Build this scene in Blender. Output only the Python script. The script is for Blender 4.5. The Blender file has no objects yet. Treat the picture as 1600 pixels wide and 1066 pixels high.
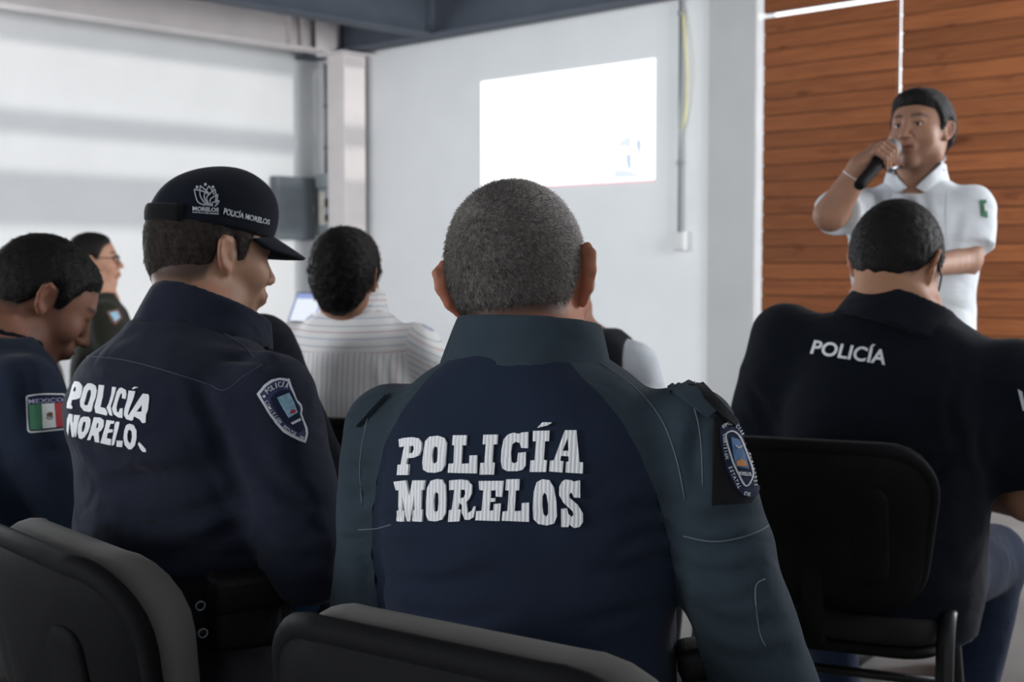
import bpy, bmesh, math, random
import numpy as np
from mathutils import Vector, Matrix, geometry
from mathutils.bvhtree import BVHTree

random.seed(7); np.random.seed(7)
SC = bpy.context.scene
COL = SC.collection
PI = math.pi

# ------------------------------------------------------------------ camera
FPX = 2095.0                    # focal length in pixels of the 1600x1066 frame
CAMZ = 1.19
PITCH = math.atan(113.0 / FPX)  # looking slightly down
cam_d = bpy.data.cameras.new('camera')
cam = bpy.data.objects.new('camera', cam_d); COL.objects.link(cam)
cam_d.sensor_width = 36.0
cam_d.lens = 36.0 * FPX / 1600.0
cam_d.clip_start = 0.05
cam.location = (0, 0, CAMZ)
cam.rotation_euler = (PI / 2 - PITCH, 0, 0)
cam_d.dof.use_dof = True
cam_d.dof.focus_distance = 1.62
cam_d.dof.aperture_fstop = 7.5
SC.camera = cam

# ------------------------------------------------------------------ room frame
CX, CY = -2.115, 14.77          # far corner of the room
UX, UY = 0.7242, -0.6896        # along the front wall, to the right
NX, NY = -0.6896, -0.7242       # out of the front wall, into the room
ROOM_ROT = math.atan2(UY, UX)
def RW(s, t, z=0.0):
    return Vector((CX + s * UX + t * NX, CY + s * UY + t * NY, z))

# ------------------------------------------------------------------ world, lights, exposure
world = bpy.data.worlds.new('world'); SC.world = world
world.use_nodes = True
bg = world.node_tree.nodes['Background']
bg.inputs[0].default_value = (0.93, 0.96, 1.0, 1)
bg.inputs[1].default_value = 2.2
SC.view_settings.view_transform = 'Standard'
SC.view_settings.look = 'None'
SC.view_settings.exposure = 0.10
SC.view_settings.gamma = 1.0
SC.view_settings.use_curve_mapping = False

def area_light(name, loc, aim, sx, sy, power, color):
    d = bpy.data.lights.new(name, 'AREA'); d.shape = 'RECTANGLE'
    d.size, d.size_y = sx, sy; d.energy = power; d.color = color
    o = bpy.data.objects.new(name, d); COL.objects.link(o)
    o.location = loc
    o.rotation_euler = Vector(aim).to_track_quat('-Z', 'Z').to_euler()
    return o
# daylight entering by the window band of the right wall, near the front of the room
area_light('window_daylight', RW(12.45, 1.6, 2.3), (-UX, -UY, 0.0), 3.4, 2.0, 470, (0.93, 0.96, 1.0))
# daylight entering by the long window band of the left wall, behind the audience
area_light('side_window_daylight', RW(0.02, 6.9, 2.15), (UX, UY, 0.0), 3.6, 2.2, 380, (0.90, 0.95, 1.0))
# added fill lamp at an unseen rear opening, lifts the backs and front wall
area_light('rear_fill_light', RW(6.0, 17.9, 2.2), (-NX, -NY, -0.05), 5.0, 1.8, 640, (0.92, 0.95, 1.0))
# low sun through the same right-hand window: its bars draw the bands on the left wall
sun_d = bpy.data.lights.new('sun', 'SUN'); sun_d.energy = 1.0; sun_d.angle = math.radians(0.6)
sun_d.color = (1.0, 0.98, 0.94)
sun = bpy.data.objects.new('sun', sun_d); COL.objects.link(sun)
sun.location = RW(20, 2, 6)
sun.rotation_euler = Vector((-UX, -UY, -math.tan(math.radians(2.0)))).to_track_quat('-Z', 'Z').to_euler()

# ------------------------------------------------------------------ pixel helpers
_cp, _sp = math.cos(PITCH), math.sin(PITCH)
def ray(px, py):
    a = (px - 800.0) / FPX; b = (533.0 - py) / FPX
    return Vector((a, _cp + b * _sp, b * _cp - _sp))
def at(px, py, Y):
    r = ray(px, py)
    return Vector((0, 0, CAMZ)) + r * (Y / r.y)

# ------------------------------------------------------------------ materials
def new_mat(name):
    m = bpy.data.materials.new(name); m.use_nodes = True
    nt = m.node_tree
    return m, nt, nt.nodes['Principled BSDF']
def N(nt, t, **kw):
    n = nt.nodes.new(t)
    for k, v in kw.items(): setattr(n, k, v)
    return n
def noise_color(nt, bsdf, c1, c2, scale=6.0, detail=4.0, vec=None, stretch=None, coord='Object'):
    tc = N(nt, 'ShaderNodeTexCoord'); mp = N(nt, 'ShaderNodeMapping')
    nt.links.new(tc.outputs[coord], mp.inputs[0])
    if stretch: mp.inputs['Scale'].default_value = stretch
    no = N(nt, 'ShaderNodeTexNoise'); no.inputs['Scale'].default_value = scale; no.inputs['Detail'].default_value = detail
    nt.links.new(mp.outputs[0], no.inputs['Vector'])
    rp = N(nt, 'ShaderNodeValToRGB')
    rp.color_ramp.elements[0].color = (*c1, 1); rp.color_ramp.elements[1].color = (*c2, 1)
    rp.color_ramp.elements[0].position = 0.3; rp.color_ramp.elements[1].position = 0.7
    nt.links.new(no.outputs['Fac'], rp.inputs[0])
    nt.links.new(rp.outputs[0], bsdf.inputs['Base Color'])
    return mp, no, rp
def add_bump(nt, bsdf, height_socket, strength=0.2, dist=0.01):
    b = N(nt, 'ShaderNodeBump'); b.inputs['Strength'].default_value = strength; b.inputs['Distance'].default_value = dist
    nt.links.new(height_socket, b.inputs['Height'])
    nt.links.new(b.outputs[0], bsdf.inputs['Normal'])
    return b
def simple(name, c, rough=0.6, metal=0.0, var=0.12, scale=8.0, bump=0.0, spec=0.5, bscale=None):
    m, nt, b = new_mat(name)
    c2 = tuple(min(1, x * (1 + var)) for x in c); c1 = tuple(x * (1 - var) for x in c)
    mp, no, rp = noise_color(nt, b, c1, c2, scale)
    b.inputs['Roughness'].default_value = rough; b.inputs['Metallic'].default_value = metal
    b.inputs['Specular IOR Level'].default_value = spec
    if bump:
        n2 = N(nt, 'ShaderNodeTexNoise'); n2.inputs['Scale'].default_value = bscale or scale * 6
        nt.links.new(mp.outputs[0], n2.inputs['Vector'])
        add_bump(nt, b, n2.outputs['Fac'], bump, 0.004)
    return m
def cloth(name, c, rough=0.9, weave=900.0, var=0.14, sheen=0.05, fold=0.35, fscale=7.0):
    m, nt, b = new_mat(name)
    c2 = tuple(min(1, x * (1 + var)) for x in c); c1 = tuple(x * (1 - var) for x in c)
    mp, no, rp = noise_color(nt, b, c1, c2, 5.0)
    b.inputs['Roughness'].default_value = rough
    b.inputs['Specular IOR Level'].default_value = 0.1
    b.inputs['Sheen Weight'].default_value = sheen
    b.inputs['Sheen Roughness'].default_value = 0.5
    tc = N(nt, 'ShaderNodeTexCoord')
    n1 = N(nt, 'ShaderNodeTexNoise'); n1.inputs['Scale'].default_value = weave; n1.inputs['Detail'].default_value = 1.0
    n2 = N(nt, 'ShaderNodeTexNoise'); n2.inputs['Scale'].default_value = fscale; n2.inputs['Detail'].default_value = 2.5
    n2.inputs['Distortion'].default_value = 0.6
    mp2 = N(nt, 'ShaderNodeMapping'); mp2.inputs['Scale'].default_value = (1.0, 1.0, 1.7)
    nt.links.new(tc.outputs['Object'], mp2.inputs[0])
    nt.links.new(tc.outputs['Object'], n1.inputs['Vector']); nt.links.new(mp2.outputs[0], n2.inputs['Vector'])
    b1 = N(nt, 'ShaderNodeBump'); b1.inputs['Strength'].default_value = 0.25; b1.inputs['Distance'].default_value = 0.0006
    b2 = N(nt, 'ShaderNodeBump'); b2.inputs['Strength'].default_value = fold; b2.inputs['Distance'].default_value = 0.03
    nt.links.new(n1.outputs['Fac'], b1.inputs['Height']); nt.links.new(n2.outputs['Fac'], b2.inputs['Height'])
    nt.links.new(b2.outputs[0], b1.inputs['Normal']); nt.links.new(b1.outputs[0], b.inputs['Normal'])
    return m
def skin_mat(name):
    m, nt, b = new_mat(name)
    at_ = N(nt, 'ShaderNodeAttribute'); at_.attribute_name = 'Col'
    tc = N(nt, 'ShaderNodeTexCoord')
    no = N(nt, 'ShaderNodeTexNoise'); no.inputs['Scale'].default_value = 45.0; no.inputs['Detail'].default_value = 4.0
    nt.links.new(tc.outputs['Object'], no.inputs['Vector'])
    mx = N(nt, 'ShaderNodeMix', data_type='RGBA', blend_type='MULTIPLY')
    mx.inputs[0].default_value = 0.35
    rp = N(nt, 'ShaderNodeValToRGB'); rp.color_ramp.elements[0].color = (0.7, 0.62, 0.6, 1); rp.color_ramp.elements[1].color = (1.15, 1.1, 1.1, 1)
    nt.links.new(no.outputs['Fac'], rp.inputs[0])
    nt.links.new(at_.outputs['Color'], mx.inputs[6]); nt.links.new(rp.outputs[0], mx.inputs[7])
    nt.links.new(mx.outputs[2], b.inputs['Base Color'])
    b.inputs['Roughness'].default_value = 0.55
    b.inputs['Specular IOR Level'].default_value = 0.22
    b.inputs['Subsurface Weight'].default_value = 0.12
    b.inputs['Subsurface Radius'].default_value = (0.01, 0.004, 0.002)
    n2 = N(nt, 'ShaderNodeTexNoise'); n2.inputs['Scale'].default_value = 350.0
    nt.links.new(tc.outputs['Object'], n2.inputs['Vector'])
    add_bump(nt, b, n2.outputs['Fac'], 0.12, 0.0008)
    return m
def emit(name, c, strength):
    m, nt, b = new_mat(name)
    b.inputs['Base Color'].default_value = (0.03, 0.03, 0.03, 1)
    b.inputs['Specular IOR Level'].default_value = 0.1
    b.inputs['Emission Color'].default_value = (*c, 1)
    b.inputs['Emission Strength'].default_value = strength
    b.inputs['Roughness'].default_value = 0.8
    return m
def wood_mat():
    m, nt, b = new_mat('cedar_plank')
    tc = N(nt, 'ShaderNodeTexCoord'); oi = N(nt, 'ShaderNodeObjectInfo')
    add = N(nt, 'ShaderNodeVectorMath', operation='ADD')
    sc = N(nt, 'ShaderNodeVectorMath', operation='SCALE'); sc.inputs['Scale'].default_value = 1.0
    cmb = N(nt, 'ShaderNodeCombineXYZ')
    mul = N(nt, 'ShaderNodeMath', operation='MULTIPLY'); mul.inputs[1].default_value = 37.0
    nt.links.new(oi.outputs['Random'], mul.inputs[0])
    nt.links.new(mul.outputs[0], cmb.inputs[0]); nt.links.new(mul.outputs[0], cmb.inputs[2])
    nt.links.new(tc.outputs['Object'], add.inputs[0]); nt.links.new(cmb.outputs[0], add.inputs[1])
    mp = N(nt, 'ShaderNodeMapping'); mp.inputs['Scale'].default_value = (0.8, 6.0, 14.0)
    nt.links.new(add.outputs[0], mp.inputs[0])
    no = N(nt, 'ShaderNodeTexNoise'); no.inputs['Scale'].default_value = 2.6; no.inputs['Detail'].default_value = 7.0; no.inputs['Distortion'].default_value = 0.8
    nt.links.new(mp.outputs[0], no.inputs['Vector'])
    rp = N(nt, 'ShaderNodeValToRGB'); cr = rp.color_ramp
    cr.elements[0].position = 0.28; cr.elements[0].color = (0.135, 0.043, 0.0155, 1)
    cr.elements[1].position = 0.75; cr.elements[1].color = (0.235, 0.081, 0.028, 1)
    e = cr.elements.new(0.5); e.color = (0.185, 0.061, 0.0215, 1)
    nt.links.new(no.outputs['Fac'], rp.inputs[0])
    hv = N(nt, 'ShaderNodeHueSaturation')
    vr = N(nt, 'ShaderNodeMapRange'); vr.inputs[3].default_value = 0.82; vr.inputs[4].default_value = 1.2
    nt.links.new(oi.outputs['Random'], vr.inputs[0]); nt.links.new(vr.outputs[0], hv.inputs['Value'])
    nt.links.new(rp.outputs[0], hv.inputs['Color'])
    # dark stains with a shape of their own
    st = N(nt, 'ShaderNodeTexNoise'); st.inputs['Scale'].default_value = 3.5; st.inputs['Detail'].default_value = 5.0
    mp2 = N(nt, 'ShaderNodeMapping'); mp2.inputs['Scale'].default_value = (0.7, 1, 2.0)
    nt.links.new(add.outputs[0], mp2.inputs[0]); nt.links.new(mp2.outputs[0], st.inputs['Vector'])
    sr = N(nt, 'ShaderNodeValToRGB'); sr.color_ramp.elements[0].position = 0.27; sr.color_ramp.elements[1].position = 0.38
    sr.color_ramp.elements[0].color = (0.5, 0.42, 0.42, 1); sr.color_ramp.elements[1].color = (1, 1, 1, 1)
    nt.links.new(st.outputs['Fac'], sr.inputs[0])
    mx = N(nt, 'ShaderNodeMix', data_type='RGBA', blend_type='MULTIPLY'); mx.inputs[0].default_value = 1.0
    nt.links.new(hv.outputs[0], mx.inputs[6]); nt.links.new(sr.outputs[0], mx.inputs[7])
    nt.links.new(mx.outputs[2], b.inputs['Base Color'])
    b.inputs['Roughness'].default_value = 0.6
    b.inputs['Specular IOR Level'].default_value = 0.12
    add_bump(nt, b, no.outputs['Fac'], 0.15, 0.004)
    return m
def embroidery(name, c):
    m, nt, b = new_mat(name)
    tc = N(nt, 'ShaderNodeTexCoord')
    wv = N(nt, 'ShaderNodeTexWave'); wv.inputs['Scale'].default_value = 70.0; wv.inputs['Distortion'].default_value = 2.0
    wv.inputs['Detail'].default_value = 2.0
    nt.links.new(tc.outputs['Object'], wv.inputs['Vector'])
    rp = N(nt, 'ShaderNodeValToRGB')
    rp.color_ramp.elements[0].color = (*[x * 0.72 for x in c], 1); rp.color_ramp.elements[1].color = (*c, 1)
    rp.color_ramp.elements[1].position = 0.45
    nt.links.new(wv.outputs['Fac'], rp.inputs[0]); nt.links.new(rp.outputs[0], b.inputs['Base Color'])
    b.inputs['Roughness'].default_value = 0.75
    add_bump(nt, b, wv.outputs['Fac'], 0.5, 0.001)
    return m
def stripes_mat():
    m, nt, b = new_mat('striped_shirt')
    at_ = N(nt, 'ShaderNodeAttribute'); at_.attribute_name = 'Stripe'
    sep = N(nt, 'ShaderNodeSeparateColor'); nt.links.new(at_.outputs['Color'], sep.inputs[0])
    mul = N(nt, 'ShaderNodeMath', operation='MULTIPLY'); mul.inputs[1].default_value = 22.0
    nt.links.new(sep.outputs[0], mul.inputs[0])
    fr = N(nt, 'ShaderNodeMath', operation='FRACT'); nt.links.new(mul.outputs[0], fr.inputs[0])
    rp = N(nt, 'ShaderNodeValToRGB'); cr = rp.color_ramp; cr.interpolation = 'LINEAR'
    base = (0.84, 0.83, 0.82, 1)
    cr.elements[0].position = 0.0; cr.elements[0].color = base
    cr.elements[1].position = 1.0; cr.elements[1].color = base
    for p, c in ((0.10, base), (0.14, (0.34, 0.42, 0.55, 1)), (0.19, base), (0.42, base), (0.47, (0.58, 0.38, 0.36, 1)), (0.52, base),
                 (0.72, base), (0.77, (0.45, 0.47, 0.5, 1)), (0.82, base)):
        e = cr.elements.new(p); e.color = c
    nt.links.new(fr.outputs[0], rp.inputs[0]); nt.links.new(rp.outputs[0], b.inputs['Base Color'])
    b.inputs['Roughness'].default_value = 0.85
    tc = N(nt, 'ShaderNodeTexCoord')
    n2 = N(nt, 'ShaderNodeTexNoise'); n2.inputs['Scale'].default_value = 9.0
    nt.links.new(tc.outputs['Object'], n2.inputs['Vector'])
    add_bump(nt, b, n2.outputs['Fac'], 0.3, 0.03)
    return m

M = {}
M['wall'] = simple('white_plaster', (0.74, 0.75, 0.755), 0.85, var=0.035, scale=1.3, bump=0.12, bscale=60)
M['pilaster'] = simple('grey_plaster', (0.44, 0.44, 0.435), 0.85, var=0.05, scale=1.6, bump=0.12, bscale=50)
M['ceiling'] = simple('ceiling_deck', (0.30, 0.30, 0.31), 0.8, var=0.1, scale=2)
M['steel'] = simple('painted_steel_beam', (0.68, 0.63, 0.62), 0.45, var=0.06, scale=3)
M['shadesteel'] = simple('blue_grey_shaded_steel', (0.085, 0.098, 0.122), 0.6, var=0.08, spec=0.12, scale=3)  # shade on the unlit beam webs is put into this dark colour
M['wood'] = wood_mat()
M['woodframe'] = simple('dark_wood_frame', (0.025, 0.010, 0.006), 0.7)
M['floor'] = simple('polished_concrete', (0.17, 0.168, 0.163), 0.5, var=0.12, scale=2.0, bump=0.04, bscale=30, spec=0.2)
M['base'] = simple('clay_tile_skirting', (0.42, 0.22, 0.14), 0.6)
M['panelgrey'] = simple('grey_enamel', (0.115, 0.135, 0.15), 0.4, var=0.1, scale=4)
M['panellight'] = simple('light_grey_enamel', (0.30, 0.34, 0.36), 0.4, var=0.1, scale=4)
M['paper'] = simple('cream_label_paper', (0.75, 0.70, 0.62), 0.8)
M['conduit'] = simple('galvanised_conduit', (0.22, 0.24, 0.23), 0.45, metal=0.3)
M['yellow'] = simple('yellow_cable', (0.62, 0.58, 0.20), 0.6)
M['outlet'] = simple('grey_outlet_plastic', (0.55, 0.55, 0.54), 0.5)
M['black'] = simple('black_plastic', (0.0075, 0.0075, 0.008), 0.68, var=0.2, bump=0.15, bscale=500, spec=0.07)
M['blackmetal'] = simple('black_painted_tube', (0.009, 0.009, 0.0095), 0.35, spec=0.3)
M['chairgrey'] = cloth('grey_chair_fabric', (0.125, 0.119, 0.112), weave=700, fold=0.05)
M['chairdark'] = cloth('charcoal_chair_fabric', (0.018, 0.0175, 0.0165), weave=700, fold=0.05)
M['leather'] = simple('black_leather', (0.006, 0.006, 0.0065), 0.55, bump=0.3, bscale=160, spec=0.2)
M['chrome'] = simple('chrome', (0.6, 0.6, 0.6), 0.2, metal=1.0)
M['hair'] = simple('black_hair', (0.007, 0.006, 0.0055), 0.6, var=0.35, scale=90, bump=0.5, bscale=240, spec=0.15)
M['hairfade'] = simple('short_faded_brown_hair', (0.026, 0.020, 0.017), 0.75, var=0.5, scale=120, bump=0.5, bscale=380, spec=0.12)
M['hairbuzz'] = simple('cropped_greying_hair', (0.095, 0.086, 0.080), 0.8, var=0.5, scale=140, bump=0.5, bscale=400, spec=0.15)
M['strand'] = simple('black_hair_strands', (0.008, 0.007, 0.0065), 0.5, spec=0.3)
M['strandbuzz'] = simple('greying_hair_strands', (0.20, 0.18, 0.165), 0.5, var=0.8, scale=300, spec=0.3)
M['strandfade'] = simple('dark_brown_hair_strands', (0.028, 0.020, 0.016), 0.45, var=0.5, scale=200)
M['skin'] = skin_mat('skin')
M['eye'] = simple('eye_white', (0.55, 0.53, 0.5), 0.15, var=0.03)
M['iris'] = simple('dark_brown_iris', (0.012, 0.006, 0.004), 0.1)
M['navy'] = cloth('navy_shirt_cloth', (0.0135, 0.0200, 0.0365))
M['navyjacket'] = cloth('navy_jacket_cloth', (0.0135, 0.0160, 0.0280), fold=0.6)
M['navydark'] = cloth('dark_navy_polo_cloth', (0.0045, 0.0062, 0.0105))
M['tealgrey'] = cloth('grey_teal_sleeve_cloth', (0.0300, 0.0440, 0.0560), fold=0.6)
M['olive'] = cloth('dark_olive_cloth', (0.018, 0.019, 0.014))
M['white'] = cloth('white_shirt_cloth', (0.56, 0.59, 0.625), fold=0.5)
M['vest'] = cloth('black_vest_cloth', (0.010, 0.011, 0.014))
M['denim'] = cloth('blue_denim', (0.015, 0.023, 0.046), weave=500)
M['trouser'] = cloth('black_trouser_cloth', (0.012, 0.012, 0.016))
M['cap'] = cloth('navy_cap_cloth', (0.0065, 0.0085, 0.0150), fold=0.1)
M['stripes'] = stripes_mat()
M['embroid'] = embroidery('white_embroidery', (0.86, 0.87, 0.88))
M['print'] = simple('white_print', (0.80, 0.81, 0.83), 0.7)
M['printdim'] = simple('grey_white_print', (0.50, 0.52, 0.56), 0.7)
M['patchdark'] = cloth('patch_navy_twill', (0.016, 0.020, 0.045), fold=0.0)
M['patchindigo'] = cloth('patch_indigo_twill', (0.050, 0.055, 0.12), fold=0.0)
M['velcro'] = cloth('black_velcro', (0.009, 0.009, 0.010), fold=0.0)
M['patchwhite'] = simple('patch_border_thread', (0.50, 0.52, 0.55), 0.8)
M['lilac'] = simple('lilac_thread', (0.36, 0.35, 0.52), 0.8)
M['green'] = simple('flag_green', (0.035, 0.15, 0.075), 0.8)
M['red'] = simple('flag_red', (0.34, 0.022, 0.028), 0.8)
M['flagwhite'] = simple('flag_white', (0.60, 0.62, 0.60), 0.8)
M['brown'] = simple('emblem_brown', (0.12, 0.05, 0.04), 0.8, var=0.5, scale=200)
M['cyan'] = simple('emblem_light_blue', (0.22, 0.38, 0.48), 0.8, var=0.3, scale=120)
M['blue'] = simple('emblem_blue', (0.05, 0.12, 0.25), 0.8, var=0.3, scale=120)
M['orange'] = simple('emblem_orange', (0.45, 0.18, 0.05), 0.8)
M['wire'] = simple('clear_wire', (0.6, 0.55, 0.5), 0.4)
M['seam'] = simple('pale_seam_thread', (0.11, 0.14, 0.165), 0.8)
M['seamdark'] = simple('navy_seam_thread', (0.032, 0.040, 0.065), 0.8)
M['bracelet'] = simple('pale_bracelet', (0.65, 0.65, 0.66), 0.4)
M['mesh'] = simple('silver_mesh', (0.16, 0.16, 0.17), 0.45, metal=0.5, bump=0.8, bscale=900)
M['lens'] = None

# ------------------------------------------------------------------ object helpers
def link(name, me, mat=None, parent=None):
    o = bpy.data.objects.new(name, me); COL.objects.link(o)
    if mat is not None and me is not None and len(me.materials) == 0: me.materials.append(mat)
    if parent is not None: o.parent = parent
    return o
def empty(name, loc=(0, 0, 0), rz=0.0):
    o = bpy.data.objects.new(name, None); COL.objects.link(o)
    o.location = loc; o.rotation_euler = (0, 0, rz); o.empty_display_size = 0.1
    return o
def tag(o, label=None, cat=None, group=None, kind=None):
    if label: o['label'] = label
    if cat: o['category'] = cat
    if group: o['group'] = group
    if kind: o['kind'] = kind
    return o
def polys(F):
    """face rows; a triangle is a row whose last two entries agree"""
    F = F.tolist() if hasattr(F, 'tolist') else F
    return [f[:3] if len(f) == 4 and f[2] == f[3] else f for f in F]
def mesh_np(name, V, F, smooth=True):
    me = bpy.data.meshes.new(name)
    me.from_pydata(V.tolist() if hasattr(V, 'tolist') else V, [], polys(F))
    me.update()
    if smooth: me.polygons.foreach_set('use_smooth', [True] * len(me.polygons))
    return me
def bm_mesh(name, bm, smooth=False):
    me = bpy.data.meshes.new(name); bm.normal_update(); bm.to_mesh(me); bm.free()
    if smooth: me.polygons.foreach_set('use_smooth', [True] * len(me.polygons))
    return me
def add_box(bm, lo, hi, bev=0.0, mtx=None):
    vs = [bm.verts.new((x, y, z)) for x in (lo[0], hi[0]) for y in (lo[1], hi[1]) for z in (lo[2], hi[2])]
    fs = [bm.faces.new([vs[i] for i in f]) for f in ((0, 1, 3, 2), (4, 6, 7, 5), (0, 4, 5, 1), (2, 3, 7, 6), (0, 2, 6, 4), (1, 5, 7, 3))]
    if bev:
        es = list({e for f in fs for e in f.edges})
        r = bmesh.ops.bevel(bm, geom=es, offset=bev, segments=2, affect='EDGES', profile=0.6)
        vs = list({v for f in r['faces'] for v in f.verts} | {v for v in vs if v.is_valid})
    if mtx is not None:
        bmesh.ops.transform(bm, matrix=mtx, verts=[v for v in vs if v.is_valid])
    return vs
def box_obj(name, lo, hi, mat, parent=None, bev=0.0, loc=None, rz=None):
    bm = bmesh.new(); add_box(bm, lo, hi, bev)
    o = link(name, bm_mesh(name, bm), mat, parent)
    if loc is not None: o.location = loc
    if rz is not None: o.rotation_euler = (0, 0, rz)
    return o
def room_box(name, s0, s1, t0, t1, z0, z1, mat, parent=None, bev=0.0):
    """a box given in room coordinates, its origin at the middle of its base"""
    sm, tm = (s0 + s1) / 2, (t0 + t1) / 2
    # object x = +s, object y = -t  (right handed)
    bm = bmesh.new(); add_box(bm, (s0 - sm, -(t1 - tm), 0), (s1 - sm, -(t0 - tm), z1 - z0), bev)
    o = link(name, bm_mesh(name, bm), mat, parent)
    if parent is None:
        o.location = RW(sm, tm, z0); o.rotation_euler = (0, 0, ROOM_ROT)
    else:
        inv = Matrix.LocRotScale(parent.location, parent.rotation_euler, None).inverted()
        o.matrix_local = inv @ Matrix.LocRotScale(RW(sm, tm, z0), Matrix.Rotation(ROOM_ROT, 3, 'Z').to_euler(), None)
    return o
def struct(o): o['kind'] = 'structure'; return o
def tube_mesh(name, pts, r, n=10, closed=False, caps=True, flat=1.0, up=Vector((0, 0, 1))):
    """a tube along points; r a number or a list; flat scales the second cross axis"""
    pts = [Vector(p) for p in pts]; m = len(pts)
    rr = r if isinstance(r, (list, tuple)) else [r] * m
    V = []; F = []
    prev = None
    for i, p in enumerate(pts):
        if closed: d = pts[(i + 1) % m] - pts[i - 1]
        else: d = pts[min(i + 1, m - 1)] - pts[max(i - 1, 0)]
        d.normalize()
        a = d.cross(up)
        if a.length < 1e-3: a = d.cross(Vector((1, 0, 0)))
        a.normalize()
        if prev is not None and a.dot(prev) < 0: a = -a
        prev = a
        b = d.cross(a).normalized()
        for k in range(n):
            th = 2 * PI * k / n
            V.append(p + a * (math.cos(th) * rr[i]) + b * (math.sin(th) * rr[i] * flat))
    for i in range(m if closed else m - 1):
        for k in range(n):
            j = (i + 1) % m
            F.append((i * n + k, i * n + (k + 1) % n, j * n + (k + 1) % n, j * n + k))
    if caps and not closed:
        F.append(tuple(range(n))[::-1]); F.append(tuple((m - 1) * n + k for k in range(n)))
    me = bpy.data.meshes.new(name); me.from_pydata([tuple(v) for v in V], [], F); me.update()
    me.polygons.foreach_set('use_smooth', [len(p.vertices) == 4 for p in me.polygons])
    return me
def bez(pts, n=8):
    """Catmull-Rom through points"""
    P = [Vector(p) for p in pts]; out = []
    for i in range(len(P) - 1):
        p0 = P[max(i - 1, 0)]; p1 = P[i]; p2 = P[i + 1]; p3 = P[min(i + 2, len(P) - 1)]
        for k in range(n):
            t = k / n
            out.append(0.5 * ((2 * p1) + (p2 - p0) * t + (2 * p0 - 5 * p1 + 4 * p2 - p3) * t * t + (3 * p1 - p0 - 3 * p2 + p3) * t ** 3))
    out.append(P[-1]); return out

# ------------------------------------------------------------------ the room
struct(room_box('floor', -0.3, 12.8, -0.3, 18.3, -0.2, 0.0, M['floor']))
struct(room_box('ceiling', -0.3, 12.8, -0.3, 18.3, 3.92, 4.1, M['ceiling']))
struct(room_box('wall_left', -0.25, 0.0, -0.25, 5.0, 0.0, 3.92, M['wall']))
struct(room_box('wall_left_rear', -0.25, 0.0, 8.8, 18.2, 0.0, 3.92, M['wall']))
struct(room_box('wall_left_parapet', -0.25, 0.0, 5.0, 8.8, 0.0, 1.0, M['wall']))
struct(room_box('wall_left_lintel', -0.25, 0.0, 5.0, 8.8, 3.3, 3.92, M['wall']))
for k in range(3): struct(room_box('window_2', -0.16, -0.10, 5.0 + k * 1.87, 5.06 + k * 1.87, 1.0, 3.3, M['shadesteel']))
struct(room_box('wall_front', 0.0, 5.65, -0.25, 0.0, 0.0, 3.92, M['wall']))
struct(room_box('wall_back', 0.0, 3.4, 18.0, 18.25, 0.0, 3.92, M['wall']))
struct(room_box('wall_back_right', 8.6, 12.5, 18.0, 18.25, 0.0, 3.92, M['wall']))
struct(room_box('wall_back_parapet', 3.4, 8.6, 18.0, 18.25, 0.0, 1.25, M['wall']))
struct(room_box('wall_back_lintel', 3.4, 8.6, 18.0, 18.25, 3.15, 3.92, M['wall']))
for k in range(3): struct(room_box('window_3', 3.4 + k * 2.57, 3.46 + k * 2.57, 18.1, 18.16, 1.25, 3.15, M['shadesteel']))  # unseen rear opening, added to go with the rear fill lamp
# right wall with a window band towards the front; two deep rails cross the band
WR = struct(room_box('wall_right', 12.5, 12.7, 6.4, 18.2, 0.0, 3.92, M['wall']))
struct(room_box('wall_right_parapet', 12.5, 12.7, -0.25, 6.4, 0.0, 1.0, M['wall']))
struct(room_box('wall_right_lintel', 12.5, 12.7, -0.25, 6.4, 3.80, 3.92, M['wall']))
w1 = struct(room_box('window_1', 12.55, 12.65, -0.2, 6.4, 2.86, 3.08, M['steel']))
room_box('window_rail', 12.55, 12.65, -0.2, 6.4, 2.02, 2.52, M['steel'], w1)
struct(room_box('trim_1', 5.187, 5.645, 0.0, 0.025, 0.0, 3.42, M['pilaster']))          # pilaster beside the shutters
struct(room_box('baseboard_front', 0.0, 5.187, 0.0, 0.015, 0.0, 0.02, M['base']))
struct(room_box('baseboard_pilaster', 5.187, 5.64, 0.025, 0.04, 0.0, 0.02, M['base']))

# wooden shutter panels: every plank a piece
WP = []
def plank_mesh(w):
    bm = bmesh.new(); add_box(bm, (-w / 2, -0.011, 0.0), (w / 2, 0.011, 0.1255), 0.005)
    return bm_mesh('plank', bm)
PANEL_W = 1.165
pm = plank_mesh(PANEL_W)
pm.materials.append(M['wood'])
def shutter(name, s0, z0, z1, first=None):
    p = room_box(name, s0 + 0.002, s0 + PANEL_W - 0.002, -0.045, -0.02, z0, z1, M['woodframe'])
    struct(p)
    n = int(round((z1 - z0) / 0.1290)); dz = (z1 - z0) / n
    for i in range(n):
        q = bpy.data.objects.new('plank', pm); COL.objects.link(q); q.parent = p
        q.location = (0, 0.0125 - 0.0225 - 0.013 + random.uniform(-0.0025, 0.0025), i * dz + 0.003)
        q.scale = (1, 1, (dz - 0.006) / 0.1255)
    return p
for k, s0 in enumerate((5.70, 6.895, 8.09, 9.285, 10.48)):
    shutter('wall_front_shutter_%d' % (k + 1), s0, 0.06, 3.19)
    shutter('wall_front_transom_%d' % (k + 1), s0, 3.225, 3.90)
struct(room_box('trim_2', 11.66, 12.5, -0.25, 0.0, 0.0, 3.92, M['wall']))
struct(room_box('trim_3', 5.60, 12.5, -0.1, 0.0, 0.0, 0.05, M['base']))

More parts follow.
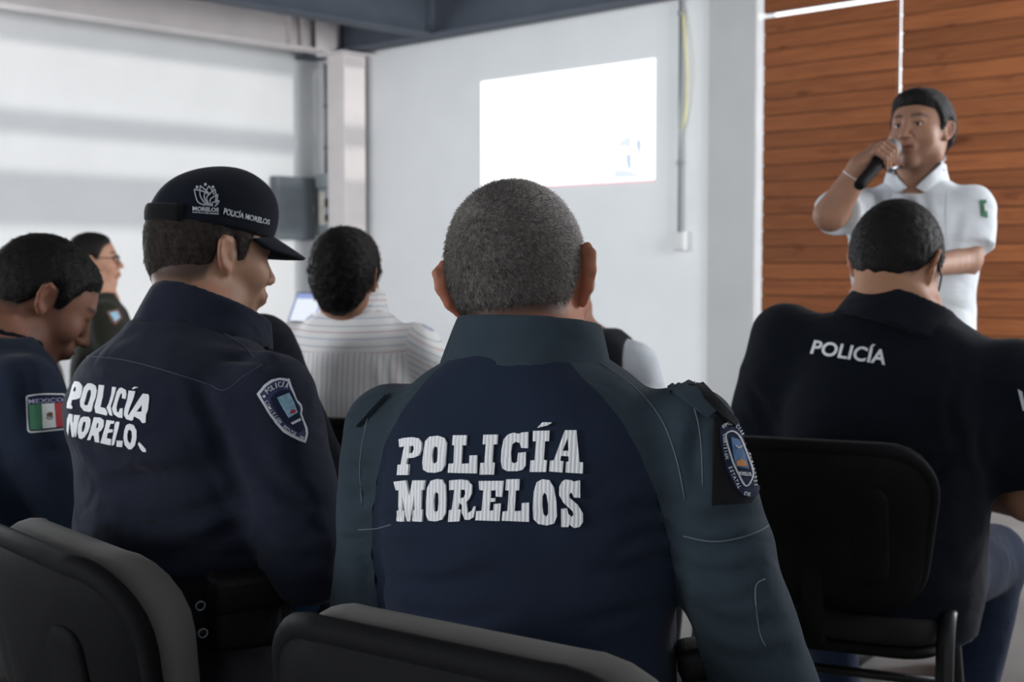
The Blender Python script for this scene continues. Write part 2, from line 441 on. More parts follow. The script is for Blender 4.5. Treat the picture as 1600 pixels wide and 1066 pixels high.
# steel frame
def i_beam(name, along, a0, a1, c, z0, h, w, mat, label):
    e = empty(name, RW(*( ((a0 + a1) / 2, c) if along == 's' else (c, (a0 + a1) / 2) ), z0), ROOM_ROT)
    def rb(nm, d0, d1, zz0, zz1):
        if along == 's': return room_box(nm, a0, a1, c + d0, c + d1, zz0, zz1, mat, e, 0.003)
        return room_box(nm, c + d0, c + d1, a0, a1, zz0, zz1, mat, e, 0.003)
    rb('bottom_flange', -w / 2, w / 2, z0, z0 + 0.022)
    rb('top_flange', -w / 2, w / 2, z0 + h - 0.022, z0 + h)
    rb('web', -0.012, 0.012, z0 + 0.022, z0 + h - 0.022)
    e['kind'] = 'structure'
    return e, rb
b1, rb1 = i_beam('trim_4', 't', 0.0, 17.9, 0.62, 3.42, 0.46, 0.22, M['steel'], '')
b2, rb2 = i_beam('trim_5', 't', 0.32, 17.9, 2.05, 3.44, 0.44, 0.22, M['shadesteel'], '')
b3, rb3 = i_beam('trim_6', 's', 0.0, 5.68, 0.20, 3.44, 0.44, 0.24, M['shadesteel'], '')
for c in (4.9, 7.8, 10.6):
    i_beam('trim_7', 't', 0.32, 17.9, c, 3.62, 0.28, 0.2, M['shadesteel'], '')
for ts in (0.75, 0.90):
    room_box('stiffener', 0.62, 0.72, ts, ts + 0.012, 3.442, 3.858, M['steel'], b1)
# column near the far corner
col = struct(room_box('trim_8', 0.58, 0.86, 0.06, 0.34, 0.0, 3.42, M['steel'], None, 0.006))
room_box('cap_plate', 0.50, 0.94, -0.0, 0.42, 3.40, 3.42, M['steel'], col)
# gussets at the beam to column joint
room_box('gusset', 0.72, 0.735, 0.34, 0.60, 3.43, 3.85, M['steel'], col)

# electrical things on the far walls
pan = empty('electrical_panel', RW(0.0, 0.35, 1.50), ROOM_ROT)
tag(pan, 'large dark grey electrical panel box on the left wall near the steel column', 'electrical panel')
room_box('box', 0.0, 0.13, 0.15, 0.66, 1.50, 2.17, M['panelgrey'], pan, 0.008)
room_box('door', 0.13, 0.145, 0.165, 0.645, 1.515, 2.155, M['panelgrey'], pan, 0.004)
room_box('latch', 0.145, 0.155, 0.18, 0.195, 1.80, 1.86, M['panellight'], pan, 0.002)
sw = empty('switch_box', RW(0.2, 0.0, 1.56), ROOM_ROT)
tag(sw, 'small light grey breaker box with pale label beside the dark panel', 'breaker box')
room_box('box', 0.16, 0.42, 0.0, 0.14, 1.56, 2.20, M['panellight'], sw, 0.008)
room_box('hood', 0.155, 0.43, 0.0, 0.17, 2.06, 2.21, M['panellight'], sw, 0.006)
room_box('label_plate', 0.18, 0.29, 0.14, 0.146, 1.66, 2.02, M['paper'], sw)
room_box('switch', 0.32, 0.36, 0.14, 0.18, 1.85, 1.94, M['black'], sw, 0.004)
room_box('switch', 0.32, 0.36, 0.14, 0.18, 1.70, 1.77, M['black'], sw, 0.004)
def conduit(name, s, t, z0, z1, r, label, bands):
    e = empty(name, RW(s, t, z0), ROOM_ROT); tag(e, label, 'conduit')
    link('pipe', tube_mesh('pipe', [(0, 0, 0), (0, 0, z1 - z0)], r, 10), M['conduit'], e)
    for zb in bands:
        link('clamp', tube_mesh('clamp', [(0, 0, zb - z0 - 0.018), (0, 0, zb - z0 + 0.018)], r * 1.7, 10), M['conduit'], e)
    return e
conduit('conduit', 0.16, 0.03, 2.20, 3.40, 0.014, 'thin vertical pipe running up the corner above the breaker box', (2.95, 2.5))
conduit('conduit', 4.90, 0.03, 1.50, 3.44, 0.015, 'thin vertical pipe on the white wall right of the bright projection', (3.33, 2.08))
yw = link('cable', tube_mesh('cable', bez([(0, 0, 0), (0.03, -0.01, -0.22), (0.055, -0.01, -0.5), (0.035, 0, -0.8), (0.0, 0.0, -0.95)], 6), 0.007, 8), M['yellow'])
yw.location = RW(4.925, 0.03, 3.32); yw.rotation_euler = (0, 0, ROOM_ROT)
tag(yw, 'loose yellow cable hanging along the thin wall pipe', 'cable')
ol = empty('wall_outlet', RW(4.92, 0.0, 1.34), ROOM_ROT)
tag(ol, 'small grey outlet box at the foot of the wall pipe', 'outlet')
room_box('box', 4.865, 4.975, 0.0, 0.06, 1.34, 1.50, M['outlet'], ol, 0.008)
room_box('cover', 4.872, 4.968, 0.06, 0.068, 1.35, 1.49, M['outlet'], ol, 0.004)

# the projected picture on the front wall
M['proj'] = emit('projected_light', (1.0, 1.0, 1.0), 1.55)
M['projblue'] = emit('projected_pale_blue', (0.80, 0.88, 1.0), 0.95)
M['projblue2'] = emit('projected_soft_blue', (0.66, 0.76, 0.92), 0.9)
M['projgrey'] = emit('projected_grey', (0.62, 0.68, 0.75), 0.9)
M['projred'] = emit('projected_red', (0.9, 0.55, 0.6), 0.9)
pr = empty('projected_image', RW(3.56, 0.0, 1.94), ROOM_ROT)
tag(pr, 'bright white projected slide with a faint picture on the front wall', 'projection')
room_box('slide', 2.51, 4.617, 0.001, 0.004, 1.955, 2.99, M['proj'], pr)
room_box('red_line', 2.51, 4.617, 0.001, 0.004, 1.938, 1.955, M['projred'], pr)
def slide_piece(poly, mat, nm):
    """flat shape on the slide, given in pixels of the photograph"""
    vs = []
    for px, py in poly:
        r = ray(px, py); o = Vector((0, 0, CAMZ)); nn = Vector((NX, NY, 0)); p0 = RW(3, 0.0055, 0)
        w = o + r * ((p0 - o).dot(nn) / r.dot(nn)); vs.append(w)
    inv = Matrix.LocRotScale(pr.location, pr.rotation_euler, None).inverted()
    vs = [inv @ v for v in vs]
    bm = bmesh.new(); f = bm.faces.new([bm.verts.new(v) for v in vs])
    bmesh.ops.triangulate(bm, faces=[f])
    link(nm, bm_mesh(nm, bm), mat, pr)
def zc(pts, x0=900, y0=200, k=10.66): return [(x0 + a / k, y0 + b / k) for a, b in pts]
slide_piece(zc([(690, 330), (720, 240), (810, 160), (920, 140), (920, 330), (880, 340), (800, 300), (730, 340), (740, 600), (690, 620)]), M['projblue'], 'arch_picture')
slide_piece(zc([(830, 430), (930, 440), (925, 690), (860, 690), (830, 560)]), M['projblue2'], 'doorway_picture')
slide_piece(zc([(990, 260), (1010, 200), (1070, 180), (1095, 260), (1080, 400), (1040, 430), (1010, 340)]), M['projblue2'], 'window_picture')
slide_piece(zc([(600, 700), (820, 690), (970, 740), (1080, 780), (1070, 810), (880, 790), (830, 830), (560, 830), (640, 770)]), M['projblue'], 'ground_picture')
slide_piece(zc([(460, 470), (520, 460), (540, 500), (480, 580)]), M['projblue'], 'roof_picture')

# ------------------------------------------------------------------ chairs
def rrect(w, h, r, n=6, top_r=None):
    """outline of a rounded rectangle, centred in x, from z=0 to h"""
    out = []
    tr = top_r or r
    for cx, cz, a0, rr in ((w / 2 - r, r, -PI / 2, r), (w / 2 - tr, h - tr, 0, tr), (-w / 2 + tr, h - tr, PI / 2, tr), (-w / 2 + r, r, PI, r)):
        for k in range(n + 1):
            a = a0 + (PI / 2) * k / n
            out.append((cx + math.cos(a) * rr, cz + math.sin(a) * rr))
    return out
def pad(name, w, h, r, d0, d1, curve, bulge0=0.0, bulge1=0.0, top_r=None, rings=5, taper=0.0):
    """a rounded, curved pad: outline in x/z, thickness along y from d0 to d1, curve bends it in plan"""
    ol_ = rrect(w, h, r, 6, top_r); m = len(ol_)
    cz = h / 2
    V = []; F = []
    prof = [(1.0, d0 * 0.5 + d1 * 0.5 - (d0 - d1) * 0.0)]
    # rings from centre of back face to rim to centre of front face
    seq = []
    for k in range(rings): seq.append((k / rings * 0.92 + 0.04, d0, bulge0))
    seq += [(0.975, d0 + (d1 - d0) * 0.08, 0), (1.0, d0 + (d1 - d0) * 0.35, 0), (1.0, d0 + (d1 - d0) * 0.65, 0), (0.975, d0 + (d1 - d0) * 0.92, 0)]
    for k in range(rings): seq.append((0.96 - k / rings * 0.92, d1, bulge1))
    for f, d, bl in seq:
        for x, z in ol_:
            X = x * f; Z = cz + (z - cz) * f
            if taper: X *= 1 - taper * (1 - Z / h) ** 1.5
            y = d + bl * (1 - f * f) + curve * (X * X) / (w * w / 4)
            V.append((X, y, Z))
    for i in range(len(seq) - 1):
        for k in range(m):
            F.append((i * m + k, (i + 1) * m + k, (i + 1) * m + (k + 1) % m, i * m + (k + 1) % m))
    F.append(tuple(range(m))); F.append(tuple((len(seq) - 1) * m + k for k in range(m))[::-1])
    me = bpy.data.meshes.new(name); me.from_pydata(V, [], F); me.update()
    me.polygons.foreach_set('use_smooth', [True] * len(me.polygons))
    return me
BT = 0.84                                   # height of the top of the backrest
CH = {}
CH['back_shell'] = pad('back_shell', 0.475, 0.335, 0.07, -0.024, 0.0, 0.052, -0.012, 0, 0.10, taper=.17)
CH['back_cushion'] = pad('back_cushion', 0.462, 0.327, 0.07, 0.001, 0.058, 0.052, 0, 0.014, 0.10, taper=.17)
CH['seat_shell'] = pad('seat_shell', 0.48, 0.44, 0.08, -0.022, 0.0, 0.0, -0.008, 0)
CH['seat_cushion'] = pad('seat_cushion', 0.475, 0.435, 0.08, 0.001, 0.05, 0.0, 0, 0.012)
CH['back_panel'] = pad('back_panel', 0.30, 0.20, 0.03, -0.034, -0.02, 0.014, 0, 0)
_o = rrect(0.463, 0.323, 0.07, 8, 0.10)
CH['back_rim'] = tube_mesh('back_rim', [(x * (1 - .17 * max(0, 1 - z / .323) ** 1.5), -0.012 + 0.052 * x * x / (0.2375 ** 2), z + 0.006) for x, z in _o], 0.0165, 10, closed=True, flat=0.8, up=Vector((0, 1, 0)))
def leg_pts(sx):
    # side frame of flattened tube: rear foot up to an arch under the seat edge, then down to the front foot
    return bez([(sx * 0.255, -0.24, 0.0), (sx * 0.253, -0.215, 0.25), (sx * 0.25, -0.17, 0.44), (sx * 0.25, -0.115, 0.495), (sx * 0.25, -0.06, 0.44),
                (sx * 0.252, 0.09, 0.22), (sx * 0.255, 0.21, 0.0)], 7)
for sx, nm in ((-1, 'leg_a'), (1, 'leg_b')):
    p = leg_pts(sx); h = len(p) // 2 + 1
    CH[nm + '0'] = tube_mesh('leg', p[:h], 0.018, 10, flat=0.62)
    CH[nm + '1'] = tube_mesh('leg', p[h - 1:], 0.018, 10, flat=0.62)
CH['stretcher'] = tube_mesh('stretcher', [(-0.25, -0.03, 0.40), (0.25, -0.03, 0.40)], 0.012, 8)
CH['stretcher2'] = tube_mesh('stretcher', [(-0.25, 0.05, 0.30), (0.25, 0.05, 0.30)], 0.011, 8)
CH['support'] = tube_mesh('back_support', bez([(0, -0.10, 0.42), (0, -0.225, 0.44), (0, -0.245, 0.54), (0, -0.27, 0.70)], 6), 0.024, 8, flat=0.4, up=Vector((0, 1, 0)))
def make_chair(loc, heading, label, fabric, group='padded chairs of the audience'):
    e = empty('padded_chair', (loc[0], loc[1], 0), -math.radians(heading))
    tag(e, label, 'chair', group)
    rec = math.radians(11)
    fab = M[fabric]
    def part(key, nm, mat, loc=(0, 0, 0), rot=(0, 0, 0)):
        me = CH[key]
        if len(me.materials) and me.materials[0] != mat: me = me.copy(); me.materials.clear()
        if not len(me.materials): me.materials.append(mat)
        o = bpy.data.objects.new(nm, me); COL.objects.link(o); o.parent = e; o.location = loc; o.rotation_euler = rot
        return o
    zb = BT - 0.335 * math.cos(rec)
    sh = part('back_shell', 'back_shell', M['black'], (0, -0.215, zb), (rec, 0, 0))
    part('back_cushion', 'back_cushion', fab, (0, -0.215, zb + 0.005), (rec, 0, 0))
    part('back_rim', 'back_rim', M['black'], (0, -0.215, zb), (rec, 0, 0))
    bp = part('back_panel', 'back_panel', M['black'], (0, -0.215 - 0.010, zb + 0.06), (rec, 0, 0)); 
    part('seat_shell', 'seat_shell', M['black'], (0, 0.235, 0.432), (PI / 2, 0, 0))
    part('seat_cushion', 'seat_cushion', fab, (0, 0.235, 0.432), (PI / 2, 0, 0))
    for k in ('leg_a0', 'leg_a1', 'leg_b0', 'leg_b1'): part(k, 'leg', M['blackmetal'])
    part('stretcher', 'stretcher', M['blackmetal']); part('stretcher2', 'stretcher', M['blackmetal'])
    part('support', 'back_support', M['black'])
    return e

# ------------------------------------------------------------------ distance-field modelling
def rotm(yaw=0, pitch=0, roll=0):
    """head frame: +x right, +y forward, +z up; yaw turns right, pitch tips the face down, roll tips to the right ear (degrees)"""
    a, b, c = (math.radians(v) for v in (-yaw, -pitch, roll))
    return np.array(Matrix.Rotation(a, 3, 'Z') @ Matrix.Rotation(b, 3, 'X') @ Matrix.Rotation(c, 3, 'Y'))
def axis(lo, hi, coarse, fine=(), fstep=None):
    out = [lo]; x = lo
    while x < hi:
        st = coarse
        for a, b in fine:
            if a - coarse <= x <= b: st = fstep
        x += st; out.append(x)
    return np.array(out, dtype=np.float32)
class Field:
    def __init__(s, lo, hi, step, fine=None, fstep=None):
        f = fine or []
        s.ax = [axis(lo[i], hi[i], step, [(b[0][i], b[1][i]) for b in f], fstep) for i in range(3)]
        s.D = np.full([len(a) for a in s.ax], 0.5, dtype=np.float32)
    def _sl(s, lo, hi):
        return tuple(slice(max(0, int(np.searchsorted(s.ax[i], lo[i])) - 1), int(np.searchsorted(s.ax[i], hi[i])) + 1) for i in range(3))
    def grid(s, sl):
        return s.ax[0][sl[0]][:, None, None], s.ax[1][sl[1]][None, :, None], s.ax[2][sl[2]][None, None, :]
    def put(s, sl, d, k, op):
        A = s.D[sl]
        if op == 's':
            d = -d
            if k > 0:
                h = np.maximum(k - np.abs(A - d), 0) / k
                s.D[sl] = np.maximum(A, d) + h * h * k * 0.25
            else: s.D[sl] = np.maximum(A, d)
        elif op == 'i': s.D[sl] = np.maximum(A, d)
        else:
            if k > 0:
                h = np.maximum(k - np.abs(A - d), 0) / k
                s.D[sl] = np.minimum(A, d) - h * h * k * 0.25
            else: s.D[sl] = np.minimum(A, d)
    def ell(s, c, r, k=0.01, R=None, op='u'):
        c = np.asarray(c, float); r = np.asarray(r, float)
        m = (max(r) if R is not None else r) + k + 0.02
        sl = s._sl(c - m, c + m); X, Y, Z = s.grid(sl)
        if s.D[sl].size == 0: return
        x, y, z = X - c[0], Y - c[1], Z - c[2]
        if R is not None:
            x, y, z = (R[0, 0] * x + R[1, 0] * y + R[2, 0] * z, R[0, 1] * x + R[1, 1] * y + R[2, 1] * z, R[0, 2] * x + R[1, 2] * y + R[2, 2] * z)
        k0 = np.sqrt((x / r[0]) ** 2 + (y / r[1]) ** 2 + (z / r[2]) ** 2)
        k1 = np.sqrt((x / r[0] ** 2) ** 2 + (y / r[1] ** 2) ** 2 + (z / r[2] ** 2) ** 2) + 1e-6
        s.put(sl, (k0 * (k0 - 1) / k1).astype(np.float32), k, op)
    def cap(s, a, b, ra, rb, k=0.01, op='u', flat_end=False, flat_start=False, squash=None):
        """tapered capsule; squash=(unit axis, factor) flattens it along an axis"""
        a = np.asarray(a, float); b = np.asarray(b, float)
        R = max(ra, rb) + k + 0.02
        if squash is not None and squash[1] > 1: R *= squash[1]
        sl = s._sl(np.minimum(a, b) - R, np.maximum(a, b) + R); X, Y, Z = s.grid(sl)
        if s.D[sl].size == 0: return
        d = b - a; L2 = float(d @ d) + 1e-9
        x, y, z = X - a[0], Y - a[1], Z - a[2]
        tr = (x * d[0] + y * d[1] + z * d[2]) / L2
        t = np.clip(tr, 0, 1)
        x, y, z = x - t * d[0], y - t * d[1], z - t * d[2]
        if squash is not None:
            u = np.asarray(squash[0], float); q = x * u[0] + y * u[1] + z * u[2]
            g = q * (1.0 / squash[1] - 1.0)
            x, y, z = x + u[0] * g, y + u[1] * g, z + u[2] * g
        dd = np.sqrt(x * x + y * y + z * z) - (ra + (rb - ra) * t)
        if flat_end: dd = np.maximum(dd, (tr - 1) * math.sqrt(L2))
        if flat_start: dd = np.maximum(dd, -tr * math.sqrt(L2))
        s.put(sl, dd.astype(np.float32), k, op)
    def chain(s, pts, rs, k=0.006, op='u'):
        for i in range(len(pts) - 1): s.cap(pts[i], pts[i + 1], rs[i], rs[i + 1], k, op)
    def loft(s, levels, k=0.03, n=2.4, op='u', grow=0.0, ztop=None, zbot=None, tilt=0.0):
        """levels: (z, cx, cy, half width, depth front, depth back)"""
        L = np.array(levels, float)
        zz = np.linspace(L[0, 0], L[-1, 0], 120)
        cols = []
        for j in range(1, 6):
            cols.append(smooth_interp(zz, L[:, 0], L[:, j]))
        lo = np.array([(L[:, 1] - L[:, 3]).min(), (L[:, 2] - L[:, 5]).min(), L[0, 0]]) - 0.08
        hi = np.array([(L[:, 1] + L[:, 3]).max(), (L[:, 2] + L[:, 4]).max(), L[-1, 0]]) + 0.08
        sl = s._sl(lo, hi); X, Y, Z = s.grid(sl)
        if s.D[sl].size == 0: return
        if tilt:
            Z = Z + tilt * X
            cx, cy, a, bf, bb = (np.interp(Z.ravel(), zz, c).astype(np.float32).reshape(Z.shape) for c in cols)
        else:
            z1 = s.ax[2][sl[2]]
            cx, cy, a, bf, bb = (np.interp(z1, zz, c).astype(np.float32)[None, None, :] for c in cols)
        a = a + grow; bf = bf + grow; bb = bb + grow
        y = Y - cy; b = np.where(y > 0, bf, bb)
        q = (np.abs((X - cx) / a) ** n + np.abs(y / b) ** n) ** (1.0 / n)
        d = (q - 1) * np.minimum(a, b)
        zt = L[-1, 0] if ztop is None else ztop; zb = L[0, 0] if zbot is None else zbot
        d = np.maximum(d, np.maximum(Z - zt, zb - Z))
        s.put(sl, d.astype(np.float32), k, op)
    def plane(s, p, nrm):
        """keep the side the normal points away from"""
        nrm = np.asarray(nrm, float); nrm = nrm / np.linalg.norm(nrm)
        X, Y, Z = s.grid((slice(None),) * 3)
        d = (X - p[0]) * nrm[0] + (Y - p[1]) * nrm[1] + (Z - p[2]) * nrm[2]
        s.D = np.maximum(s.D, d.astype(np.float32))
    def mesh(s, D=None, smooth=1, iso=0.0):
        return nets(s.D if D is None else D, s.ax, smooth, iso)
def smooth_interp(z, zp, v):
    """cubic Hermite with limited slopes (monotone)"""
    zp = np.asarray(zp, float); v = np.asarray(v, float)
    h = np.diff(zp); d = np.diff(v) / h
    m = np.zeros_like(v); m[0] = d[0]; m[-1] = d[-1]
    for i in range(1, len(v) - 1):
        m[i] = 0 if d[i - 1] * d[i] <= 0 else 2 * d[i - 1] * d[i] / (d[i - 1] + d[i])
    idx = np.clip(np.searchsorted(zp, z) - 1, 0, len(h) - 1)
    t = (z - zp[idx]) / h[idx]; H = h[idx]
    return ((2 * t ** 3 - 3 * t ** 2 + 1) * v[idx] + (t ** 3 - 2 * t ** 2 + t) * H * m[idx] + (-2 * t ** 3 + 3 * t ** 2) * v[idx + 1] + (t ** 3 - t ** 2) * H * m[idx + 1])
_CORN = [(i, j, k) for i in (0, 1) for j in (0, 1) for k in (0, 1)]
_EDG = [(a, b) for a in range(8) for b in range(a + 1, 8) if sum(abs(_CORN[a][q] - _CORN[b][q]) for q in range(3)) == 1]
def nets(D, ax, smooth=1, iso=0.0):
    D = D - iso if iso else D
    ins = D < 0
    n = np.array(D.shape)
    cnt = np.zeros(n - 1, np.int8)
    for c in _CORN: cnt += ins[c[0]:n[0] - 1 + c[0], c[1]:n[1] - 1 + c[1], c[2]:n[2] - 1 + c[2]]
    act = (cnt > 0) & (cnt < 8)
    I, J, K = np.nonzero(act)
    idm = np.full(n - 1, -1, np.int32); idm[I, J, K] = np.arange(len(I))
    cv = [D[I + c[0], J + c[1], K + c[2]] for c in _CORN]
    px = [ax[0][I], ax[0][I + 1]]; py = [ax[1][J], ax[1][J + 1]]; pz = [ax[2][K], ax[2][K + 1]]
    S = np.zeros((len(I), 3)); W = np.zeros(len(I))
    for a, b in _EDG:
        da, db = cv[a], cv[b]; mk = (da < 0) != (db < 0)
        t = np.where(mk, da / np.where(mk, da - db, 1), 0)
        A, B = _CORN[a], _CORN[b]
        for q, pp in enumerate((px, py, pz)):
            S[:, q] += np.where(mk, pp[A[q]] + t * (pp[B[q]] - pp[A[q]]), 0)
        W += mk
    V = S / W[:, None]
    F = []
    for q in range(3):
        o = [slice(None)] * 3; p = [slice(None)] * 3
        o[q] = slice(0, -1); p[q] = slice(1, None)
        ch = ins[tuple(o)] != ins[tuple(p)]
        r, t = [(1, 2), (2, 0), (0, 1)][q]
        idx = list(np.nonzero(ch))
        ok = (idx[r] > 0) & (idx[t] > 0) & (idx[r] < n[r] - 1) & (idx[t] < n[t] - 1)
        idx = [i[ok] for i in idx]
        fl = ins[tuple(idx)]
        def cell(dr, dt):
            w = [i.copy() for i in idx]; w[r] = w[r] + dr; w[t] = w[t] + dt
            return idm[tuple(w)]
        Q = np.stack([cell(-1, -1), cell(0, -1), cell(0, 0), cell(-1, 0)], 1)
        Q[~fl] = Q[~fl][:, ::-1]
        F.append(Q)
    F = np.concatenate(F)
    F = F[(F >= 0).all(1)]
    if len(V):
        # drop crumbs: keep it simple, smooth lightly
        for _ in range(smooth): V = lap(V, F, 0.5)
    return V, F
def lap(V, F, lam):
    A = np.concatenate([F, F[:, [1, 2, 3, 0]]]).ravel() if False else None
    e0 = F.ravel(); e1 = F[:, [1, 2, 3, 0]].ravel()
    a = np.concatenate([e0, e1]); b = np.concatenate([e1, e0])
    w = np.bincount(a, minlength=len(V)).astype(float); w[w == 0] = 1
    out = np.empty_like(V)
    for q in range(3):
        out[:, q] = np.bincount(a, weights=V[b, q], minlength=len(V)) / w
    return V + lam * (out - V)
def normals(V, F):
    n = np.cross(V[F[:, 2]] - V[F[:, 0]], V[F[:, 3]] - V[F[:, 1]])
    out = np.zeros_like(V)
    for q in range(3):
        for c in range(4): out[:, q] += np.bincount(F[:, c], weights=n[:, q], minlength=len(V))
    return out / (np.linalg.norm(out, axis=1, keepdims=True) + 1e-12)
def clip(V, F, g):
    """keeps the part of a mesh where g < 0, cut exactly along g = 0"""
    T = np.concatenate([F[:, [0, 1, 2]], F[:, [0, 2, 3]]]); T = T[T[:, 1] != T[:, 2]]
    s = g < 0; c = s[T].sum(1)
    out = [T[c == 3]]; newv = []; ids = {}; nv = len(V)
    def cut(a, b):
        k = (a, b) if a < b else (b, a)
        if k not in ids:
            t = g[k[0]] / (g[k[0]] - g[k[1]]); ids[k] = nv + len(newv); newv.append(V[k[0]] + t * (V[k[1]] - V[k[0]]))
        return ids[k]
    ex = []
    for t in T[(c == 1) | (c == 2)].tolist():
        poly = []
        for i in range(3):
            a, b = t[i], t[(i + 1) % 3]
            if s[a]: poly.append(a)
            if s[a] != s[b]: poly.append(cut(a, b))
        for i in range(1, len(poly) - 1): ex.append((poly[0], poly[i], poly[i + 1]))
    if ex: out.append(np.array(ex))
    T = np.concatenate(out); W = np.concatenate([V, np.array(newv)]) if newv else V
    u, inv = np.unique(T, return_inverse=True); T = inv.reshape(T.shape)
    return W[u], np.concatenate([T, T[:, 2:3]], 1), u
_rg = np.random.RandomState(3)
_WD = _rg.normal(size=(14, 3)); _WP = _rg.uniform(0, 6.28, 14)
def ripple(P, f, seed=0):
    v = np.zeros(len(P))
    for i in range(7):
        d = _WD[(i + seed) % 14]; w = P @ d * f * (0.7 + 0.12 * i) + _WP[(i + 3 * seed) % 14]
        v += np.sin(w + 1.3 * np.sin(P @ _WD[(i + 5 + seed) % 14] * f * 0.6))
    return v / 7
def ss(x, a, b):
    t = np.clip((x - a) / (b - a), 0, 1); return t * t * (3 - 2 * t)

# ------------------------------------------------------------------ heads
def head_fields(fl, H, R, o):
    """adds a head to the field; H its centre between the ears, R its rotation; o: options"""
    sc = o.get('scale', 1.0); fat = o.get('fat', 0.0)
    def w(p): return H + R @ (np.array(p, float) * sc)
    def E(c, r, k=0.012, op='u', R2=None): fl.ell(w(c), np.array(r) * sc, k * sc, R if R2 is None else R @ R2, op)
    def C(a, b, ra, rb, k=0.01, op='u', **kw): fl.cap(w(a), w(b), ra * sc, rb * sc, k * sc, op, **kw)
    E((0, -.012, .040), (.0785, .098, .086), .02)                 # cranium
    E((0, -.030, .010), (.072, .072, .068), .03)                  # occiput
    E((0, .032, .004), (.066 + fat * .5, .066, .098), .03)        # face
    E((0, .022, -.062), (.056 + fat, .060, .050), .03)            # jaw
    E((0, .074, -.096), (.026, .021, .020), .022)                 # chin
    for s in (-1, 1):
        E((s * .046, .062, -.022), (.022 + fat * .6, .026, .024), .022)   # cheek
        E((s * .050, .010, -.070), (.018 + fat, .026, .024), .02)         # jaw angle
    C((-.034, .086, .034), (.034, .086, .034), .011, .011, .014)  # brow ridge
    for s in (-1, 1):
        E((s * .032, .103, .010), (.019, .014, .012), .012, 's')  # sockets
        E((s * .032, .0815, .019), (.0175, .0125, .0065), .005)   # upper lid
        E((s * .032, .0805, .003), (.0165, .0115, .0050), .005)   # lower lid
    C((0, .094, .022), (0, .114, -.020), .0075, .0105, .010)      # nose
    E((0, .1165, -.0255), (.0125, .0125, .0105), .008)
    for s in (-1, 1):
        E((s * .0135, .1055, -.0285), (.0085, .0110, .0080), .006)
        E((s * .0065, .113, -.0365), (.0038, .0055, .004), .002, 's')
    E((0, .094, -.058), (.030, .016, .020), .014)                 # muzzle
    E((0, .1055, -.0545), (.022, .0085, .0055), .004)             # upper lip
    E((0, .1035, -.0660), (.019, .0090, .0065), .004)             # lower lip
    C((-.023, .108, -.0600), (.023, .108, -.0600), .0022, .0022, .002, 's')
    ears = o.get('ear', 1.0)
    for s in (-1, 1):
        fx = o.get('flare', 0.30)
        Re = np.array(Matrix.Rotation(s * fx, 3, 'Z') @ Matrix.Rotation(0.22, 3, 'X'))
        c0 = np.array((s * (.080 + o.get('earout', 0)), -.012, .002))
        def e_(p): return c0 + Re @ (np.array(p, float) * ears)
        def EE(p, r, k, op='u'): fl.ell(w(e_(p)), np.array(r) * sc * ears, k * sc, R @ Re, op)
        EE((0, 0, .002), (.0055, .018, .030), .004)
        EE((s * .006, .004, -.002), (.0050, .009, .016), .004, 's')
        pts = [(s * -.001, .013, .008), (s * .003, .010, .024), (s * .005, -.003, .031), (s * .006, -.015, .024), (s * .005, -.018, .006), (s * .003, -.012, -.014), (s * .001, -.002, -.024)]
        fl.chain([w(e_(p)) for p in pts], [q * sc * ears for q in (.0036, .0040, .0042, .0044, .0042, .0040, .0050)], .004 * sc)
        EE((s * .001, .004, -.026), (.0050, .0085, .0100), .005)
        EE((s * .002, .014, -.004), (.0045, .0045, .0065), .004)
def to_head(V, H, R, sc): return ((V - H) @ R) / sc
HAIRLINE = {
    'short': [(-.13, -.052), (-.07, -.050), (-.045, -.040), (-.030, -.012), (-.018, .026), (.004, .030), (.012, -.004), (.030, .0), (.036, .030), (.050, .060), (.080, .074), (.12, .080)],
    'buzz':  [(-.13, -.050), (-.07, -.048), (-.050, -.042), (-.034, -.020), (-.022, .028), (.004, .034), (.012, .004), (.028, .008), (.036, .034), (.050, .062), (.080, .076), (.12, .082)],
    'long': [(-.13, -.078), (-.07, -.076), (-.045, -.060), (-.030, -.016), (-.018, .022), (.004, .028), (.012, -.010), (.030, -.004), (.036, .030), (.050, .060), (.080, .074), (.12, .080)],
    'woman': [(-.13, -.060), (-.05, -.055), (-.030, -.030), (-.015, .020), (.004, .026), (.016, .006), (.028, .016), (.040, .045), (.055, .066), (.080, .080), (.12, .090)],
}
def hair_t(q, style, t0, lift=0.0):
    hl = np.array(HAIRLINE[style])
    zb = np.interp(q[:, 1], hl[:, 0], hl[:, 1])
    zb = zb - (.002 * np.exp(-(q[:, 0] / .045) ** 2) + .0008 * np.sin(q[:, 0] * 170 + 1)) * ss(-q[:, 1], .03, .06)
    return zb, t0 * ss(q[:, 2] - zb, -0.004, 0.030) - 0.007 * (1 - ss(q[:, 2] - zb, -0.012, 0.002)) - 1.2 * np.maximum(0, zb - 0.008 - q[:, 2])
